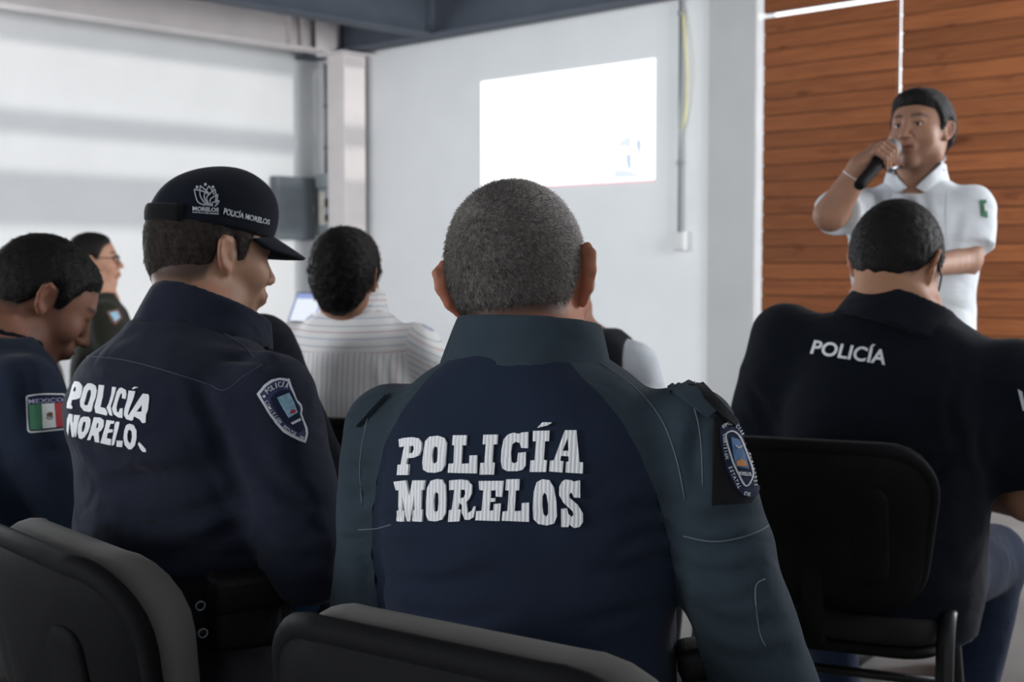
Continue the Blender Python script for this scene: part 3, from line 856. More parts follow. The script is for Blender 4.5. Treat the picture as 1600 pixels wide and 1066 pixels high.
def hair_mesh(H, R, o, style, t0, step, bump=0.0015, top=0.0, front=0.0):
    sc = o.get('scale', 1.0)
    lo = H - 0.16 * sc; hi = H + 0.17 * sc
    f = Field(lo, hi, step)
    def w(p): return H + R @ (np.array(p, float) * sc)
    f.ell(w((0, -.012, .040)), np.array((.0785, .098, .086)) * sc, .02, R)
    f.ell(w((0, -.030, .010)), np.array((.072, .072, .068)) * sc, .03, R)
    f.ell(w((0, .032, .004)), np.array((.066, .066, .098)) * sc, .03, R)
    f.cap(w((0, -.040, -.03)), w((0, -.040, -.08)), .055 * sc, .055 * sc, .03)
    X, Y, Z = (np.broadcast_to(g, f.D.shape).ravel() for g in f.grid((slice(None),) * 3))
    q = to_head(np.stack([X, Y, Z], 1), H, R, sc)
    zb, t = hair_t(q, style, t0)
    t = t + top * ss(q[:, 2], .05, .12) + front * ss(q[:, 2], .05, .10) * ss(q[:, 1], .02, .08)
    f.D -= (t * sc).reshape(f.D.shape).astype(np.float32)
    V, F = f.mesh(smooth=1)
    n = normals(V, F); V = V + n * (ripple(V, 160, 2) * bump)[:, None]
    return V, F
def strands(name, V, F, H, R, sc, count, length, radius, dirfn, mat, parent, style, lo_fade=0.0, seed=1, spread=0.5):
    rg = np.random.RandomState(seed)
    n = np.cross(V[F[:, 2]] - V[F[:, 0]], V[F[:, 3]] - V[F[:, 1]]); ar = np.linalg.norm(n, axis=1); 
    q = to_head(V[F].mean(1), H, R, sc)
    hl = np.array(HAIRLINE[style]); zb = np.interp(q[:, 1], hl[:, 0], hl[:, 1])
    ar = ar * ss(q[:, 2] - zb, -0.012, 0.004 + lo_fade)
    fi = rg.choice(len(F), count, p=ar / ar.sum())
    a, b = rg.rand(count, 1), rg.rand(count, 1)
    P = (V[F[fi, 0]] * (1 - a) + V[F[fi, 1]] * a) * (1 - b) + (V[F[fi, 3]] * (1 - a) + V[F[fi, 2]] * a) * b
    nn = n[fi] / (np.linalg.norm(n[fi], axis=1, keepdims=True) + 1e-12)
    qq = to_head(P, H, R, sc); nq = nn @ R
    d = dirfn(qq, nq, rg); d = d + rg.normal(size=d.shape) * spread * 0.35
    d = (d / np.linalg.norm(d, axis=1, keepdims=True)) @ R.T
    L = length * (0.6 + 0.6 * rg.rand(count, 1))
    s1 = np.cross(d, nn); s1 /= np.linalg.norm(s1, axis=1, keepdims=True) + 1e-9
    s2 = np.cross(d, s1)
    P = P - nn * 0.0008
    base = [P + radius * s1, P - radius * 0.5 * s1 + radius * 0.8 * s2, P - radius * 0.5 * s1 - radius * 0.8 * s2]
    tip = P + d * L + nn * (0.0004)
    VV = np.stack(base + [tip], 1).reshape(-1, 3)
    k = np.arange(count)[:, None] * 4
    FF = np.concatenate([k + np.array([[0, 1, 3]]), k + np.array([[1, 2, 3]]), k + np.array([[2, 0, 3]])])
    o = link(name, mesh_np(name, VV, FF, True), mat, parent); o['kind'] = 'stuff'
    return o

# ------------------------------------------------------------------ people
class Person:
    def __init__(s, label, loc, heading, cat='person', group=None):
        s.loc = Vector((loc[0], loc[1], 0)); s.heading = heading
        s.root = empty('person', s.loc, -math.radians(heading))
        tag(s.root, label, cat, group)
        s.M = Matrix.Translation(s.loc) @ Matrix.Rotation(-math.radians(heading), 4, 'Z')
        s.Mi = s.M.inverted(); s.parts = {}
    def L(s, w): return np.array(s.Mi @ Vector(w))                 # world -> own frame
    def P(s, px, py, Y): return s.L(at(px, py, Y))                 # pixel at depth Y -> own frame
    def part(s, name, V, F, mat, parent=None, disp=None, key=None):
        if disp is not None and len(V):
            V = V + normals(V, F) * disp(V)[:, None]
        o = link(name, mesh_np(name, V, F), mat, parent or s.root)
        s.parts[key or name] = (o, V, F)
        return o
    def bvh(s, *keys):
        VV = []; FF = []; off = 0
        for k in keys:
            o, V, F = s.parts[k]
            VV += [s.M @ Vector(v) for v in V]; FF += polys(F + off); off += len(V)
        return BVHTree.FromPolygons(VV, FF)
def skin_colors(o, V, H, R, opt, style, tone, stub=1.0, beard=0.0, fadehi=0.03):
    q = to_head(V, H, R, opt.get('scale', 1.0))
    C = np.tile(np.array(tone), (len(V), 1))
    hl = np.array(HAIRLINE[style]); zb = np.interp(q[:, 1], hl[:, 0], hl[:, 1])
    onhead = (np.abs(q[:, 0]) < .095) & (q[:, 2] > -.075) & (q[:, 2] < 0.16) & (np.abs(q[:, 1]) < .13)
    ear = np.abs(q[:, 0]) > .081
    f = ss(q[:, 2] - zb, -.014, .012) * stub * onhead * ~ear * (q[:, 1] < .085)
    C = C * (1 - f[:, None]) + np.array((.028, .022, .019)) * f[:, None]
    lips = (np.abs(q[:, 0]) < .026) & (q[:, 1] > .088) & (q[:, 2] < -.046) & (q[:, 2] > -.074)
    fl = lips * np.exp(-((q[:, 2] + .060) / .009) ** 2) * ss(q[:, 1], .094, .104)
    C = C * (1 - .75 * fl[:, None]) + np.array((tone[0] * .72, tone[1] * .45, tone[2] * .45)) * .75 * fl[:, None]
    ml = lips * np.exp(-((q[:, 2] + .060) / .0026) ** 2) * (q[:, 1] > .092)
    C = C * (1 - .7 * ml[:, None]) + np.array((.03, .012, .01)) * .7 * ml[:, None]
    xb = np.abs(q[:, 0])
    br = (q[:, 1] > .055) * np.exp(-((q[:, 2] - (.034 + .004 * np.sin(np.clip((xb - .012) / .045, 0, 1) * PI) - .10 * np.clip(xb - .045, 0, 1))) / .0050) ** 2) * ss(xb, .010, .016) * (1 - ss(xb, .048, .060))
    C = C * (1 - .85 * br[:, None]) + np.array((.012, .009, .008)) * .85 * br[:, None]
    ey = (q[:, 1] > .070) * np.exp(-((xb - .032) / .015) ** 4 - ((q[:, 2] - .0150) / .0028) ** 2)
    C = C * (1 - .75 * ey[:, None]) + np.array((.015, .010, .009)) * .75 * ey[:, None]
    # ears and nose a little redder
    ef = (ear & onhead) * 0.35
    C = C * (1 - ef[:, None]) + np.array((tone[0] * 1.15, tone[1] * .82, tone[2] * .75)) * ef[:, None]
    if beard:
        bf = beard * ss(-q[:, 2], .03, .06) * (q[:, 1] > 0.0) * (q[:, 2] > -.13)
        C = C * (1 - bf[:, None]) + np.array((.06, .045, .04)) * bf[:, None]
    me = o.data
    a = me.color_attributes.new('Col', 'FLOAT_COLOR', 'POINT')
    a.data.foreach_set('color', np.concatenate([C, np.ones((len(C), 1))], 1).ravel().astype(np.float32))
def hand(fl, wr, fwd, back, side, curl=0.5, sc=1.0, k=.004):
    """open, relaxed hand: fwd along the palm, back = out of the back of the hand, side=+1/-1 puts the thumb on cross(fwd,back)*side"""
    fwd = np.array(fwd, float); fwd /= np.linalg.norm(fwd)
    back = np.array(back, float); back -= fwd * (back @ fwd); back /= np.linalg.norm(back)
    th = np.cross(fwd, back) * side
    wr = np.array(wr, float)
    Rm = np.stack([th, fwd, back], 1)
    fl.ell(wr + fwd * .045 * sc, np.array((.040, .055, .017)) * sc, .012, Rm)
    fl.cap(wr - fwd * .03 * sc, wr + fwd * .02 * sc, .027 * sc, .026 * sc, .02, squash=(back, .75))
    for i, (lat, ln) in enumerate(((.029, .92), (.010, 1.0), (-.010, .95), (-.028, .76))):
        p = wr + (fwd * (.084 - .006 * (i == 3)) + th * lat) * sc
        pts = [p]; ang = curl * .4
        for seg in (.042, .027, .021):
            d = fwd * math.cos(ang) - back * math.sin(ang)
            pts.append(pts[-1] + d * seg * ln * sc); ang += curl
        fl.chain(pts, [.0092 * sc, .0086 * sc, .0080 * sc, .0068 * sc], k)
    p0 = wr + (fwd * .022 + th * .026) * sc
    p1 = p0 + (fwd * .030 + th * .026 - back * .008) * sc
    p2 = p1 + (fwd * .028 + th * .010 - back * .008) * sc
    p3 = p2 + (fwd * .024 + th * .002 - back * .006) * sc
    fl.chain([p0, p1, p2, p3], [.015 * sc, .0115 * sc, .0100 * sc, .0080 * sc], .008)
def seated_levels(w=1.0, d=1.0, h=1.0, lean=0.0, belly=0.0, cx=0.0, hunch=0.0, backb=0.0):
    """torso cross-sections of a seated figure, seat at 0.48"""
    base = [(.445, .0, .185, .150, .145), (.53, .0, .190, .155, .150), (.64, .0, .182, .150, .135), (.76, .005, .182, .140, .130), (.88, .010, .190, .132, .132),
            (.97, .010, .192, .118, .126), (1.03, .004, .172, .102, .110), (1.070, -.004, .132, .084, .094), (1.100, -.008, .088, .072, .078), (1.13, -.006, .066, .064, .066)]
    out = []
    for z, cy, a, bf, bb in base:
        u = (z - .46) / .70
        z2 = .46 + (z - .46) * h
        out.append((z2, cx * u, cy + lean * u + hunch * u * u, a * w, (bf + belly * math.exp(-((z - .62) / .13) ** 2)) * d, bb * d + backb * math.exp(-((z - 1.0) / .085) ** 2)))
    return out

def shell(fl, a, b, ra, rb, th, squash=None, k=0.002, slant=None):
    """open tapered tube wall (collars, cuffs)"""
    a = np.asarray(a, float); b = np.asarray(b, float)
    R = (max(ra, rb) + th + .03) * (max(1, squash[1]) if squash else 1)
    sl = fl._sl(np.minimum(a, b) - R, np.maximum(a, b) + R); X, Y, Z = fl.grid(sl)
    d = b - a; L2 = float(d @ d); Ln = math.sqrt(L2)
    x, y, z = X - a[0], Y - a[1], Z - a[2]
    tr = (x * d[0] + y * d[1] + z * d[2]) / L2
    x, y, z = x - tr * d[0], y - tr * d[1], z - tr * d[2]
    if squash is not None:
        u = np.asarray(squash[0], float); q = x * u[0] + y * u[1] + z * u[2]; g = q * (1.0 / squash[1] - 1.0)
        x, y, z = x + u[0] * g, y + u[1] * g, z + u[2] * g
    t = np.clip(tr, -.2, 1.2)
    dd = np.abs(np.sqrt(x * x + y * y + z * z) - (ra + (rb - ra) * t)) - th
    top = 1.0
    if slant is not None:      # slant=(unit dir, amount): the top edge rises along dir
        top = 1.0 + (x * slant[0][0] + y * slant[0][1] + z * slant[0][2]) * slant[1]
    dd = np.maximum(dd, np.maximum((tr - top) * Ln, -tr * Ln))
    fl.put(sl, dd.astype(np.float32), k, 'u')
Field.shell = shell

SLEEVE = [.86]
def arm_field(f, sh, el, wr, r, sleeve, grow=0.0, k=0.03, puff=1.0):
    sh, el, wr = (np.asarray(v, float) for v in (sh, el, wr))
    rs, re, rw = (v + grow for v in r)
    if sleeve == 'short':
        m = sh + (el - sh) * SLEEVE[0]
        f.cap(sh, m, rs, (rs * .35 + re * .65) * puff + .006, k, flat_end=True)
    else:
        f.cap(sh, el, rs, re, k); f.cap(el, wr, re, rw, .02, flat_end=True)

def build(p, S):
    """a whole figure from its joints (own frame)"""
    g = S.get
    H = np.asarray(S['H'], float); R = rotm(*S.get('hrot', (0, 0, 0))); ho = S.get('head', {}); sc = ho.get('scale', 1.0)
    lev = S['lev']; hs = S.get('hstep', .0045); cs = S.get('cstep', .011); gs = S.get('gstep', .009)
    ar = S.get('armr', (.062, .050, .034)); style = S.get('style', 'short'); tone = S.get('tone', (.30, .155, .095))
    arms = {k: [np.asarray(v, float) for v in S['arms'][k]] for k in S['arms']}
    legs = S.get('legs')
    if legs is None:
        hp = lev[0]
        legs = {s: [np.array((hp[1] + s * .095, hp[2] + .02, .53)), np.array((hp[1] + s * S.get('kneex', .15), hp[2] + S.get('kneey', .43), .50)), np.array((hp[1] + s * S.get('anklex', .15), hp[2] + S.get('ankley', .40), .10))] for s in (-1, 1)}
    hands = S.get('hands', {})
    pts = np.array([v for a in arms.values() for v in a] + [v for a in legs.values() for v in a] + [H] + [(l[1], l[2], l[0]) for l in lev])
    lo = pts.min(0) - .20; hi = pts.max(0) + .20; lo[2] = -.01
    fine = [(H - np.array((.115, .14, .15)) * sc, H + np.array((.115, .15, .15)) * sc)] + [(np.asarray(b[0]), np.asarray(b[1])) for b in S.get('fine', [])]
    # ---- body: one continuous surface
    f = Field(lo, hi, cs, fine, hs)
    f.loft(lev, k=.03, grow=-.014, tilt=S.get('tilt', 0))
    nb = np.asarray(S.get('neckbase', (lev[-3][1], lev[-3][2], lev[-3][0])), float)
    nr = S.get('neckr', .056)
    for s in (-1, 1):
        a = arms[s]
        f.cap(a[0], a[1], ar[0] - .014, ar[1] - .012, .03); f.cap(a[1], a[2], ar[1] - .012, .026, .02)
        f.cap(legs[s][0], legs[s][1], .072, .052, .03); f.cap(legs[s][1], legs[s][2], .050, .036, .02)
        f.cap(legs[s][2], legs[s][2] + np.array((s * .02, .13, -.055)), .036, .030, .02)
    head_fields(f, H, R, ho)
    f.cap(H + R @ (np.array((0, -.040, -.030)) * sc), nb, .055 * sc, nr, .03)
    f.cap(H + R @ (np.array((0, -.010, -.060)) * sc), nb + np.array((0, .035, 0)), .047 * sc, nr * .9, .03)
    for s in (-1, 1):
        if s in hands and callable(hands[s]): hands[s](f)
        elif s in hands: hand(f, arms[s][2], *hands[s])
        else:
            d = arms[s][2] - arms[s][1]
            hand(f, arms[s][2], d + np.array((0, .05, -.05)), (0, .2, 1), 1 if s < 0 else -1, .45)
    V, F = f.mesh(smooth=1)
    ob = p.part('body', V, F, M['skin'])
    skin_colors(ob, V, H, R, ho, style, tone, g('stub', .8), g('beard', 0.0))
    # ---- eyes
    if g('eyes', False):
        for s in (-1, 1):
            c = H + R @ (np.array((s * .032, .0795, .0105)) * sc)
            bm = bmesh.new(); bmesh.ops.create_uvsphere(bm, u_segments=16, v_segments=10, radius=.0122 * sc)
            me = bm_mesh('eye', bm, True); eo = link('eye', me, M['eye'], p.root); eo.location = c
            gz = R @ np.array(S.get('gaze', (0, 1, 0)))
            bm = bmesh.new(); bmesh.ops.create_uvsphere(bm, u_segments=14, v_segments=8, radius=.0066 * sc)
            io = link('iris', bm_mesh('iris', bm, True), M['iris'], eo); io.location = gz / np.linalg.norm(gz) * .0078 * sc
    # ---- hair
    if style:
        hv, hf = hair_mesh(H, R, ho, style, g('hairt', .010), g('hairstep', hs * 1.1), g('hairbump', .0015), g('hairtop', 0), g('hairfront', 0))
        hob = p.part('hair', hv, hf, M[g('hairmat', 'hair')])
        if g('strands'):
            st = S['strands']
            strands('hair_strands', hv, hf, H, R, sc, st['n'], st['len'], st['r'], st['dir'], M[st.get('mat', 'strand')], hob, style, st.get('fade', 0), 5, st.get('spread', .5))
    # ---- upper garment
    gl = pts.min(0) - .20; gh = pts.max(0) + .20
    gl[2] = min(lev[0][0] - .02, min(a[2][2] for a in arms.values()) - .1)
    gh[2] = S.get('gtop', nb[2] + .06)
    gy = [a[i][1] for a in arms.values() for i in range(3)] + [l[2] for l in lev]
    gl[1] = min(gy) - .22; gh[1] = max(gy) + .2
    f = Field(gl, gh, gs)
    f.loft(lev, k=.03, n=S.get('nexp', 2.4), ztop=S.get('gcut'), zbot=S.get('gbot'), tilt=S.get('tilt', 0))
    for s in (-1, 1): arm_field(f, *arms[s], ar, S.get('sleeve', 'long'), 0.0, S.get('ak', .05), S.get('puff', 1.0))
    if g('extra'): S['extra'](f)
    npl = S.get('neckcut')
    if npl: f.plane(*npl)
    p.gf = f
    def wr_(V):
        return ripple(V * np.array((1, 1, 1.5)), S.get('wf', 22), S.get('ws', 0)) * S.get('wa', .003) + ripple(V, S.get('wf', 22) * 2.6, S.get('ws', 0) + 3) * S.get('wa', .003) * .35 + (S['folds'](V) if g('folds') else 0)
    p.disp = wr_
    if g('pieces'):
        V0, F0 = f.mesh(None, 1)
        V1 = V0 + normals(V0, F0) * wr_(V0)[:, None]
        for nm, key, fns, mat in S['pieces']:
            V, F, q = V1, F0, V0
            for fn in fns:
                gv = fn(q[:, 0], q[:, 1], q[:, 2]); n0 = len(V); VV, F, u = clip(V, F, gv)
                # carry the undisplaced positions along for the next cut
                q = np.where((u < n0)[:, None], q[np.minimum(u, n0 - 1)], VV); V = VV
            p.part(nm, V, F, M[mat], None, None, key)
    else:
        V, F = f.mesh(None, 1)
        o = p.part(S.get('gname', 'shirt'), V, F, M[S['cloth']], None, wr_, 'shirt')
    # ---- collar
    if g('collar'):
        c = S['collar']
        a = np.asarray(c['a'], float); b = np.asarray(c['b'], float); R_ = .2
        fc = Field(np.minimum(a, b) - .15, np.maximum(a, b) + .15, c.get('step', .005))
        for q in c['shells']: fc.shell(a + (b - a) * q[0], a + (b - a) * q[1], q[2], q[3], q[4], q[5] if len(q) > 5 else None, .003, q[6] if len(q) > 6 else None)
        V, F = fc.mesh(None, 1)
        if len(V): p.part('collar', V, F, M[c['mat']], None, lambda V: ripple(V, 40, 1) * .0012)
    # ---- trousers and shoes
    tl = np.array([v for a in legs.values() for v in a]); 
    f = Field(np.minimum(tl.min(0), (lev[0][1] - .3, lev[0][2] - .22, 0)) - .14, np.maximum(tl.max(0), (lev[0][1] + .3, lev[0][2] + .2, lev[S.get('tlev', 3) - 1][0])) + .12, S.get('tstep', .013))
    f.loft([(l[0] - (.03 if not g('stand') else 0), l[1], l[2], l[3], l[4], l[5]) for l in lev[:S.get('tlev', 3)]], k=.03, grow=-.004)
    for s in (-1, 1):
        f.cap(legs[s][0], legs[s][1], .096 * g('legw', 1), .074 * g('legw', 1), .05)
        f.cap(legs[s][1], legs[s][2] + np.array((0, 0, -.02)), .072 * g('legw', 1), .056, .02, flat_end=True)
    V, F = f.mesh(None, 1)
    p.part('trousers', V, F, M[S.get('pants', 'trouser')], None, lambda V: ripple(V, 25, 2) * .004)
    for s in (-1, 1):
        an = legs[s][2]; fw = np.array((s * .12, 1, 0)); fw /= np.linalg.norm(fw)
        f = Field(an - .2, an + .25, .012)
        an0 = np.array((an[0], an[1], 0))
        f.cap(an0 + (0, 0, .05) - fw * .04, an0 + (0, 0, .036) + fw * .16, .042, .040, .02)
        f.cap(an0 + (0, 0, .06), an + (0, 0, .03), .045, .048, .03)
        f.plane((0, 0, .0), (0, 0, -1))
        V, F = f.mesh(None, 1); p.part('shoe', V, F, M['leather'], None, None, 'shoe%d' % s)
    p.H, p.R, p.sc = H, R, sc
    return p

def back_dir(q, n, rg):          # combed down and back
    d = np.tile(np.array((0, -.35, -.9)), (len(q), 1)); d = d - n * (d * n).sum(1, keepdims=True)
    d = d / (np.linalg.norm(d, axis=1, keepdims=True) + 1e-6)
    return d + n * .25
def whorl(cx, cy, cz, up=.45, twist=.5):
    def fn(q, n, rg):
        d = q - np.array((cx, cy, cz)); d = d - n * (d * n).sum(1, keepdims=True)
        d = d / (np.linalg.norm(d, axis=1, keepdims=True) + 1e-6)
        t = np.cross(n, d)
        return d + t * twist * np.exp(-np.linalg.norm(q - np.array((cx, cy, cz)), axis=1, keepdims=True) / .05) + n * up
    return fn

# ================================================================== the audience
# ---- man in the navy shirt with grey sleeves (nearest, seen from behind)
pA = Person('man with cropped greying hair, navy shirt with grey sleeves and thick white embroidered lettering', (0.022, 1.62), 16)
HA = pA.P(813, 446, 1.675)
levA = seated_levels(.97, 1.06, .985, lean=-.005, belly=.03)
def rag_A(X, Y, Z):
    zz = np.array([.60, .84, .88, .93, .98, 1.02, 1.05, 1.075, 1.10, 1.15]); bx = np.array([.192, .190, .184, .172, .155, .133, .108, .082, .055, .02])
    b = np.interp(Z.ravel(), zz, bx).astype(np.float32).reshape(Z.shape)
    return (np.abs(X + .004) - b) * .8
build(pA, dict(H=HA, hrot=(-2, 6, -7), lev=levA, hstep=.0036, gstep=.0062, style='buzz', hairt=.0035, hairmat='hairbuzz', hairbump=.0006, stub=.9,
    head=dict(scale=1.0, fat=.008, flare=.55, earout=.002, ear=1.14), neckr=.066, tone=(.42, .185, .115),
    strands=dict(n=16000, len=.0085, r=.00045, dir=whorl(-.012, -.085, .075), mat='strandbuzz', fade=.01, spread=.45),
    kneex=.11, armr=(.063, .058, .043), ak=.025,
    arms={1: [(.191, .0, .993), (.288, -.02, .70), (.24, .22, .62)], -1: [(-.178, .0, .985), (-.232, .06, .70), (-.20, .28, .62)]},
    pieces=[('shirt', 'shirt', [rag_A], 'navy'),
            ('sleeve', 'sleeve1', [lambda X, Y, Z: -rag_A(X, Y, Z), lambda X, Y, Z: -X], 'tealgrey'),
            ('sleeve', 'sleeve-1', [lambda X, Y, Z: -rag_A(X, Y, Z), lambda X, Y, Z: X], 'tealgrey')],
    wa=.0035, gtop=1.13, gcut=1.10, tlev=4,
    collar=dict(mat='tealgrey', a=(-.002, -.012, 1.066), b=(.0, -.004, 1.128), step=.0042, shells=[(0, 1, .088, .071, .0055, ((1, 0, 0), 1.14))])))
# ---- man with the cap
pB = Person('man in dark navy cap and long sleeved police jacket, head turned right', (-0.530, 1.97), 47)
HB = pB.P(328, 402, 2.12)
levB = seated_levels(1.12, 1.0, 1.0, lean=.075, belly=.02, backb=.05)
build(pB, dict(H=HB, hrot=(4, 7, 0), lev=levB, gstep=.0075, style='short', hairt=.0040, hairmat='hairfade', stub=.85, beard=.15, eyes=True, gaze=(0, 1, -.5),
    head=dict(scale=.92, flare=.30, ear=.95), tone=(.33, .19, .125), neckr=.058,
    strands=dict(n=6000, len=.006, r=.0004, dir=back_dir, mat='strandfade', fade=.02),
    armr=(.066, .060, .045), ak=.04, arms={1: [(.21, .07, 1.01), (.278, .085, .79), (.17, .33, .73)], -1: [(-.21, .07, 1.01), (-.26, .08, .78), (-.16, .31, .73)]},
    cloth='navyjacket', gname='jacket', wa=.005, gtop=1.14, gcut=1.115, gbot=.765, tlev=5,
    collar=dict(mat='navyjacket', a=(.0, .075, 1.05), b=(.0, .098, 1.138), shells=[(0, 1, .096, .082, .005, ((1, 0, 0), 1.05), ((0, -1, 0), 2.2)), (.40, .98, .102, .088, .004, ((1, 0, 0), 1.05), ((0, -1, 0), 2.2))])))
# ---- man looking down at the left edge
pC = Person('bareheaded man bowing his head, flag patch on his navy sleeve', (-1.06, 2.62), 52)
HC = pC.P(64, 472, 2.72)
levC = seated_levels(1.02, 1.0, .95, lean=.05, belly=.03)
build(pC, dict(H=HC, hrot=(8, 34, 0), lev=levC, gstep=.009, style='short', hairt=.010, stub=.8, beard=.2,
    head=dict(scale=1.0, flare=.35), tone=(.21, .10, .065), neckr=.060,
    strands=dict(n=5000, len=.010, r=.0005, dir=back_dir, fade=.0),
    armr=(.066, .058, .042), ak=.04, arms={1: [(.195, .04, .965), (.25, .11, .70), (.16, .34, .66)], -1: [(-.20, .04, .965), (-.25, .11, .70), (-.15, .34, .66)]},
    cloth='navy', wa=.004, gtop=1.12, gcut=1.06,
    collar=dict(mat='navydark', a=(.0, .045, 1.0), b=(.0, .065, 1.065), step=.006, shells=[(0, 1, .088, .074, .005, ((1, 0, 0), 1.08))])))
# ---- woman with glasses
pD = Person('woman with glasses and tied-back hair in dark olive uniform, in profile', (-1.78, 5.75), 62)
HD = pD.P(146, 410, 5.75)
levD = seated_levels(.95, .95, .97, lean=.02, belly=.02)
build(pD, dict(H=HD, hrot=(14, -4, 0), lev=levD, hstep=.0055, gstep=.012, cstep=.014, style='woman', hairt=.009, stub=.9, eyes=True,
    head=dict(scale=.97, flare=.2, ear=.9, fat=.004), tone=(.36, .20, .135), neckr=.052,
    armr=(.062, .052, .038), arms={1: [(.185, .0, 1.00), (.21, .05, .74), (.12, .28, .70)], -1: [(-.185, .0, 1.00), (-.21, .05, .74), (-.12, .28, .70)]},
    cloth='olive', wa=.004, gtop=1.14, gcut=1.09,
    collar=dict(mat='white', a=(.0, .0, 1.04), b=(.0, .02, 1.085), step=.006, shells=[(0, 1, .076, .064, .005)])))
# ---- leaning man mostly hidden by the man with the cap
pE = Person('man in dark navy, mostly hidden behind the man with the cap', (-0.612, 2.9), 80)
HE = pE.P(326, 408, 2.95)
levE = seated_levels(1.02, 1.12, 1.0, lean=-.02)
build(pE, dict(H=HE, hrot=(-15, 15, 0), lev=levE, hstep=.006, gstep=.011, cstep=.014, style='short', hairt=.010,
    head=dict(scale=.90), tone=(.28, .15, .095),
    armr=(.072, .06, .042), arms={1: [(.195, .07, 1.03), (.25, .19, .76), (.16, .34, .66)], -1: [(-.20, .03, .99), (-.25, .10, .70), (-.15, .34, .66)]},
    cloth='navydark', wa=.004, gtop=1.14, gcut=1.10))
# ---- man in the striped shirt
pF = Person('man with thick black hair in pale striped shirt, seen from behind', (-0.40, 3.35), 18)
HF = pF.P(541, 438, 3.33)
levF = seated_levels(.90, .95, .985, lean=.02, belly=.02)
ZY = .985
bF = lambda X, Y, Z: np.abs(X) - (.168 + 0 * Z)
build(pF, dict(H=HF, hrot=(-6, 4, 0), lev=levF, hstep=.005, gstep=.008, cstep=.013, style='long', hairt=.009, hairtop=.006, hairbump=.003,
    head=dict(scale=.94, flare=.25), tone=(.32, .17, .11),
    strands=dict(n=7000, len=.014, r=.0006, dir=whorl(-.02, -.07, .10, .2, .6), fade=0),
    armr=(.060, .055, .043), ak=.03, arms={1: [(.170, .01, 1.0), (.300, .10, .74), (.20, .34, .74)], -1: [(-.165, .01, 1.0), (-.21, .10, .74), (-.15, .33, .74)]},
    pieces=[('shirt', 'shirt', [bF, lambda X, Y, Z: Z - ZY], 'stripes'),
            ('yoke', 'yoke', [bF, lambda X, Y, Z: ZY - Z], 'stripes'),
            ('sleeve', 'sleeve1', [lambda X, Y, Z: -bF(X, Y, Z), lambda X, Y, Z: -X], 'stripes'),
            ('sleeve', 'sleeve-1', [lambda X, Y, Z: -bF(X, Y, Z), lambda X, Y, Z: X], 'stripes')],
    wa=.005, gtop=1.14, gcut=1.11,
    collar=dict(mat='stripes', a=(.0, .010, 1.07), b=(.0, .02, 1.142), step=.006, shells=[(0, 1, .080, .066, .004, ((1, 0, 0), 1.08))])))
# ---- person in black vest behind the nearest man
pG = Person('person in black vest and white sleeves, head hidden behind the nearest man', (0.14, 3.5), 22)
HG = pG.P(876, 462, 3.5)
levG = seated_levels(1.0, 1.0, .93, lean=.02)
build(pG, dict(H=HG, hrot=(0, 12, 0), lev=levG, hstep=.006, gstep=.010, cstep=.014, style='short', hairt=.010,
    head=dict(scale=.95), tone=(.30, .17, .11),
    armr=(.060, .055, .040), ak=.03, arms={1: [(.188, .01, .945), (.245, .08, .70), (.16, .33, .70)], -1: [(-.188, .01, .945), (-.24, .08, .70), (-.15, .33, .70)]},
    cloth='white', wa=.004, gtop=1.08, gcut=1.03))
# ---- man on the right, head bowed
pH = Person('heavyset man with bowed head in a dark polo shirt and blue jeans', (0.765, 2.86), 27)
HH = pH.P(1398, 418, 2.90)
levH = seated_levels(1.24, 1.14, 1.01, lean=.05, belly=.05, hunch=.03, cx=.062)
build(pH, dict(H=HH, hrot=(8, 34, 4), lev=levH, gstep=.0085, cstep=.012, style='short', hairt=.007, stub=.8,
    head=dict(scale=1.08, fat=.010, flare=.3), tone=(.38, .20, .12), neckr=.070, tilt=.11,
    strands=dict(n=7000, len=.008, r=.0005, dir=back_dir, fade=.01),
    armr=(.080, .070, .046), ak=.05, arms={1: [(.290, .05, .965), pH.P(1612, 772, 2.80), pH.P(1532, 778, 3.02)], -1: [(-.195, .05, 1.035), (-.275, .10, .74), (-.15, .36, .68)]},
    cloth='navydark', sleeve='short', puff=1.15, pants='denim', legw=1.12, wa=.004, gtop=1.20, gcut=1.12, kneex=.2,
    collar=dict(mat='navydark', a=(.038, .042, 1.045), b=(.062, .065, 1.122), step=.006, shells=[(0, 1, .120, .097, .006, ((1, 0, 0), 1.08))])))
